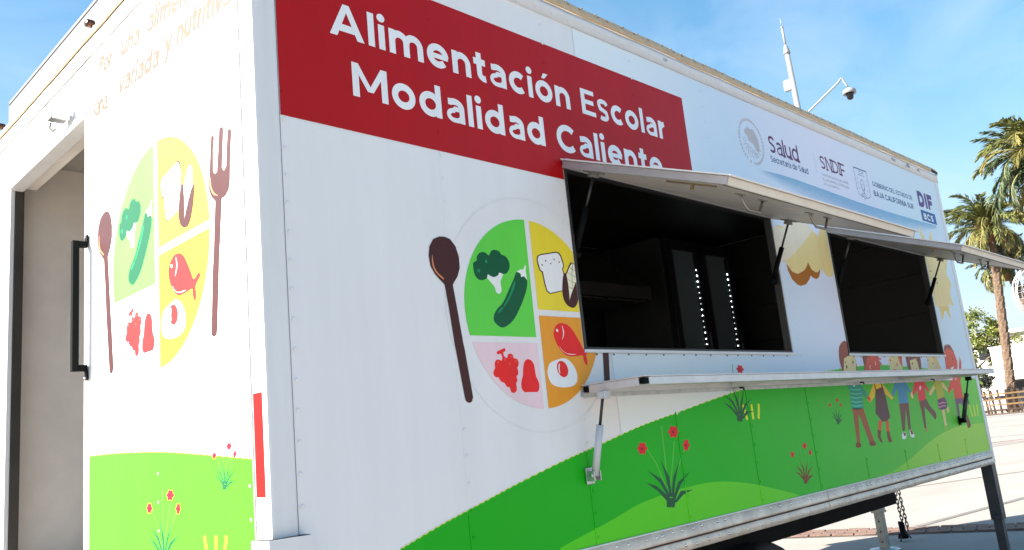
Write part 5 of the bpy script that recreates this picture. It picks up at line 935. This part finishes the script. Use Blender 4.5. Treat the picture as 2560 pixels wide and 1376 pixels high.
# ------------------------------------------------------------------ broadleaf trees and bushes
def leafy(name, base, h, crown, label, cat, leaf, n, seed, col, col2, clump=.55, trunk=True):
    r = random.Random(seed); Tn = tag(empty(name, base), label, cat)
    LM = mat('leaf_' + name + str(seed), col, .5, col2=col2, vscale=1.4)
    if trunk:
        m = MB(); m.tube([(0,0,0),(.1,.05,h*.3),(.05,-.1,h*.55),(0,0,h*.8)], [.22*h/8,.17*h/8,.12*h/8,.04*h/8], 9)
        for i in range(7):
            a = i*2.4; z = h*(.3 + .06*i); m.tube([(.05,0,z),(math.cos(a)*h*.13,math.sin(a)*h*.13,z+h*.10),(math.cos(a)*h*.24,math.sin(a)*h*.24,z+h*.16)], [.08*h/8,.05*h/8,.015], 6)
        m.build('trunk', mat('tree_bark', (.13,.10,.075), .9, var=.3, vscale=5), Tn)
    m = MB()
    cl = []
    for (cx, cy, cz, rx, ry, rz, k) in crown:
        for i in range(k):
            u = Vector((r.gauss(0,1), r.gauss(0,1), r.gauss(0,1))).normalized() * (r.random()**.4)
            cl.append(Vector((cx + u.x*rx, cy + u.y*ry, cz + u.z*rz)))
    per = max(1, n // len(cl))
    for c in cl:
        s = clump*r.uniform(.6,1.3)
        for i in range(per):
            p = c + Vector((r.gauss(0,.5), r.gauss(0,.5), r.gauss(0,.42)))*s; d = Vector((r.gauss(0,1), r.gauss(0,1), r.gauss(0,.7))).normalized(); e = d.orthogonal().normalized(); e = (e*math.cos(i) + d.cross(e)*math.sin(i)); lf = leaf*r.uniform(.6,1.3)
            m.add([p - d*lf*.5, p + e*lf*.30, p + d*lf*.5, p - e*lf*.30], [(0,1,2,3)])
    m.build('crown', LM, Tn); return Tn
leafy('leafy_tree', (80.5, 21.6, 0), 9.0, [(0,0,6.2,2.6,2.6,2.8,46), (.6,-2.2,5.6,1.5,1.6,1.9,20), (-.4,-3.2,4.8,1.0,1.0,1.2,12)], 'bushy yellow-green tree just beyond the far end of the trailer', 'tree', .26, 9500, 31, (.22,.23,.035), (.05,.085,.018))
leafy('leafy_tree', (92, 19.0, 0), 8.0, [(0,0,4.8,2.2,2.4,1.7,34)], 'lower yellow-green tree half hidden behind the palm trunks', 'tree', .26, 4200, 32, (.21,.22,.045), (.06,.09,.02))
leafy('round_bush', (68.3, 17.55, 0), 3.0, [(0,0,2.55,.62,.68,.48,24), (-.3,.4,2.4,.4,.5,.4,10)], 'dark round clipped tree above the brown fence', 'bush', .10, 6000, 33, (.020,.026,.013), (.008,.012,.007), clump=.25)
leafy('hedge_plant', (88.5, 26.5, 0), 6.0, [(0,0,3.4,2.4,2.4,2.2,30)], 'dark green shrub filling in behind the bushy tree', 'shrub', .26, 3600, 34, (.09,.12,.025), (.03,.05,.014))

# ------------------------------------------------------------------ buildings, fence, sculpture, car
WB = mat('white_render', (.70,.69,.67), .7, var=.04, vscale=.6); SH = mat('dark_glazing', (.02,.022,.025), .25)
def frame_at(p, az):      # local x along facade, local y into the building
    e = Vector((math.cos(az), math.sin(az), 0)); return e
wb = tag(empty('white_building', (77.6, 19.35, 0)), 'low blank white building behind the palms with a dark recessed ground floor', 'building'); wb.rotation_euler = (0,0,R(-81))
m = MB(); m.box(0, 22, 0, 9, 2.55, 5.3); m.build('upper_wall', WB, wb, bevel=.03)
m = MB(); m.box(-.10, 22.1, -.10, 9.1, 5.302, 5.42); m.build('roof_slab', WB, wb)
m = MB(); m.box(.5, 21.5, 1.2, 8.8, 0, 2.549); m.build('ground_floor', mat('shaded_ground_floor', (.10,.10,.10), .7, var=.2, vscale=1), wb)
for i in range(6): m = MB(); m.box(1.0+i*3.3, 3.6+i*3.3, 1.15, 1.199, .3, 2.3); w_ = m.build('window', SH, wb)
for i in range(5): m = MB(); m.box(.2+i*5, .5+i*5, .1, .4, 0, 2.549); m.build('column', WB, wb)
pb = tag(empty('pale_building', (96, 27.0, 0)), 'distant pale flat-roofed building rising above the white one', 'building'); pb.rotation_euler = (0,0,R(-79))
m = MB(); m.box(0, 34, 0, 12, 0, 7.6); m.build('wall', mat('pale_render', (.60,.57,.50), .8, var=.06), pb)
m = MB(); m.box(-.3, 34.3, -.5, 12.3, 7.602, 7.95); m.build('roof', mat('pale_roof_edge', (.50,.46,.38), .8), pb)
for i in range(7): m = MB(); m.box(1.5+i*4.6, 3.9+i*4.6, -.05, -.001, 5.2, 6.6); m.build('window', SH, pb)
# brown wooden lattice fence
fn = tag(empty('lattice_fence', (66.2, 18.0, 0)), 'brown wooden lattice fence standing at the far edge of the plaza', 'fence'); fn.rotation_euler = (0,0,R(-66))
PD = mat('dark_fence_post', (.055,.030,.018), .8, var=.3, vscale=3); RL = mat('sunlit_tone_fence_rail', (.20,.12,.05), .75, var=.3, vscale=3)  # rail colour carries the sunlit look of the wood
pm = MB(); pm.box(-.07, .07, -.06, .06, 0, 1.75); pm.box(-.085, .085, -.075, .075, 1.7505, 1.80)
p0 = None
for i in range(26):
    if p0 is None: o = p0 = pm.build('post', PD, fn)
    else: o = copy_obj(p0, fn)
    o.location = (i*.42, 0, random.uniform(-.05,.03)); o.rotation_euler = (random.uniform(-.02,.02), random.uniform(-.03,.03), 0)
for k_, z in enumerate((.28, .66, 1.04, 1.42)):
    m = MB(); m.box(-.1, 10.7, -.085, -.0605, z, z+.11); m.build('rail', RL if k_ else PD, fn)
m = MB(); m.box(-.1, 10.7, -.10, .10, -.02, .10); m.build('plinth', mat('fence_plinth', (.10,.075,.065), .85), fn)
# wire ball sculpture
ws = tag(empty('wire_sculpture', (52.55, 9.0, 0)), 'white wire sculpture of stacked open balls in front of the brown fence', 'sculpture')
WR = mat('white_wire', (.72,.73,.75), .4, metal=.2)
def wire_ball(name, cz, r_, big):
    b_ = empty(name, (0,0,0), ws)
    for i in range(6):
        a = i*math.pi/6 + .2; pts = [(r_*math.cos(t_)*math.cos(a), r_*math.cos(t_)*math.sin(a), cz + r_*math.sin(t_)) for t_ in (2*math.pi*k_/40 for k_ in range(40))]
        m = MB(); m.tube(pts, .07 if (big and i % 3 == 0) else .012, 6, closed=True); m.build('hoop', WR, b_)
    m = MB()
    for i in range(1, 10):
        z = -1 + i/5; rr = r_*math.sqrt(1-z*z); m.tube([(rr*math.cos(t_), rr*math.sin(t_), cz + r_*z) for t_ in (2*math.pi*k_/30 for k_ in range(30))], .006, 4, closed=True)
    for i in range(12):
        a = i*math.pi/12; m.tube([(r_*.995*math.cos(t_)*math.cos(a), r_*.995*math.cos(t_)*math.sin(a), cz + r_*.995*math.sin(t_)) for t_ in (2*math.pi*k_/30 for k_ in range(30))], .005, 4, closed=True)
    m.build('wire_mesh', WR, b_, kind='stuff')
wire_ball('lower_ball', 2.25, 1.95, True); wire_ball('upper_ball', 6.75, 1.75, False)
m = MB(); m.tube([(0,0,4.15),(0,0,5.05)], .06, 8); m.build('link_post', WR, ws)
m = MB(); m.lathe([(0,0),(.9,0),(.9,.18),(.5,.32),(0,.32)], (0,0,0), (0,0,1), 24); m.build('base', WR, ws)
# parked car behind the fence
ca = tag(empty('parked_car', (71.2, 18.35, 0)), 'small white car parked behind the brown fence under the round bush', 'car'); ca.rotation_euler = (0,0,R(112))
def loft(m, secs, mi=0):
    k = len(secs[0]); m.add([v for s in secs for v in s], [(i*k+a, i*k+(a+1) % k, (i+1)*k+(a+1) % k, (i+1)*k+a) for i in range(len(secs)-1) for a in range(k)] + [tuple(range(k))[::-1], tuple((len(secs)-1)*k+a for a in range(k))], mi, True)
sec = lambda x, w_, z0, z1: [(x,-w_*.96,z0),(x,w_*.96,z0),(x,w_,(z0+z1)/2),(x,w_*.9,z1),(x,-w_*.9,z1),(x,-w_,(z0+z1)/2)]
m = MB(); loft(m, [sec(-2.05,.70,.42,.82), sec(-1.9,.84,.28,.95), sec(-.9,.88,.25,1.0), sec(.9,.88,.25,.98), sec(1.8,.84,.28,.85), sec(2.05,.66,.42,.68)]); m.build('body', mat('white_car_paint', (.75,.75,.75), .25, coat=.5), ca)
m = MB(); loft(m, [sec(-1.75,.70,.96,1.0), sec(-1.2,.68,.96,1.40), sec(.1,.68,.96,1.45), sec(1.0,.72,.96,1.0)]); m.build('cabin', mat('white_car_paint', (.75,.75,.75)), ca)
for s in (-1, 1):
    for a, b in ((-1.1,-.3), (-.22,.5)): m = MB(); m.box(a, b, s*.70-.012, s*.70+.012, 1.04, 1.34); m.build('side_window', SH, ca)
m = MB(); m.add([(.22,-.62,1.40),(.22,.62,1.40),(.95,.66,1.03),(.95,-.66,1.03)], [(0,1,2,3)]); m.build('windscreen', SH, ca)
for x in (-1.3, 1.3):
    for s in (-1, 1): m = MB(); m.lathe([(.0,-.1),(.2,-.1),(.31,-.09),(.31,.09),(.2,.1),(0,.1)], (x, s*.80, .31), (0,1,0), 20); m.build('wheel', RUBBER, ca)
for s in (-1, 1): m = MB(); m.box(1.93, 1.99, s*.55-.14, s*.55+.14, .60, .70); m.build('headlight', CHROME, ca, bevel=.02)
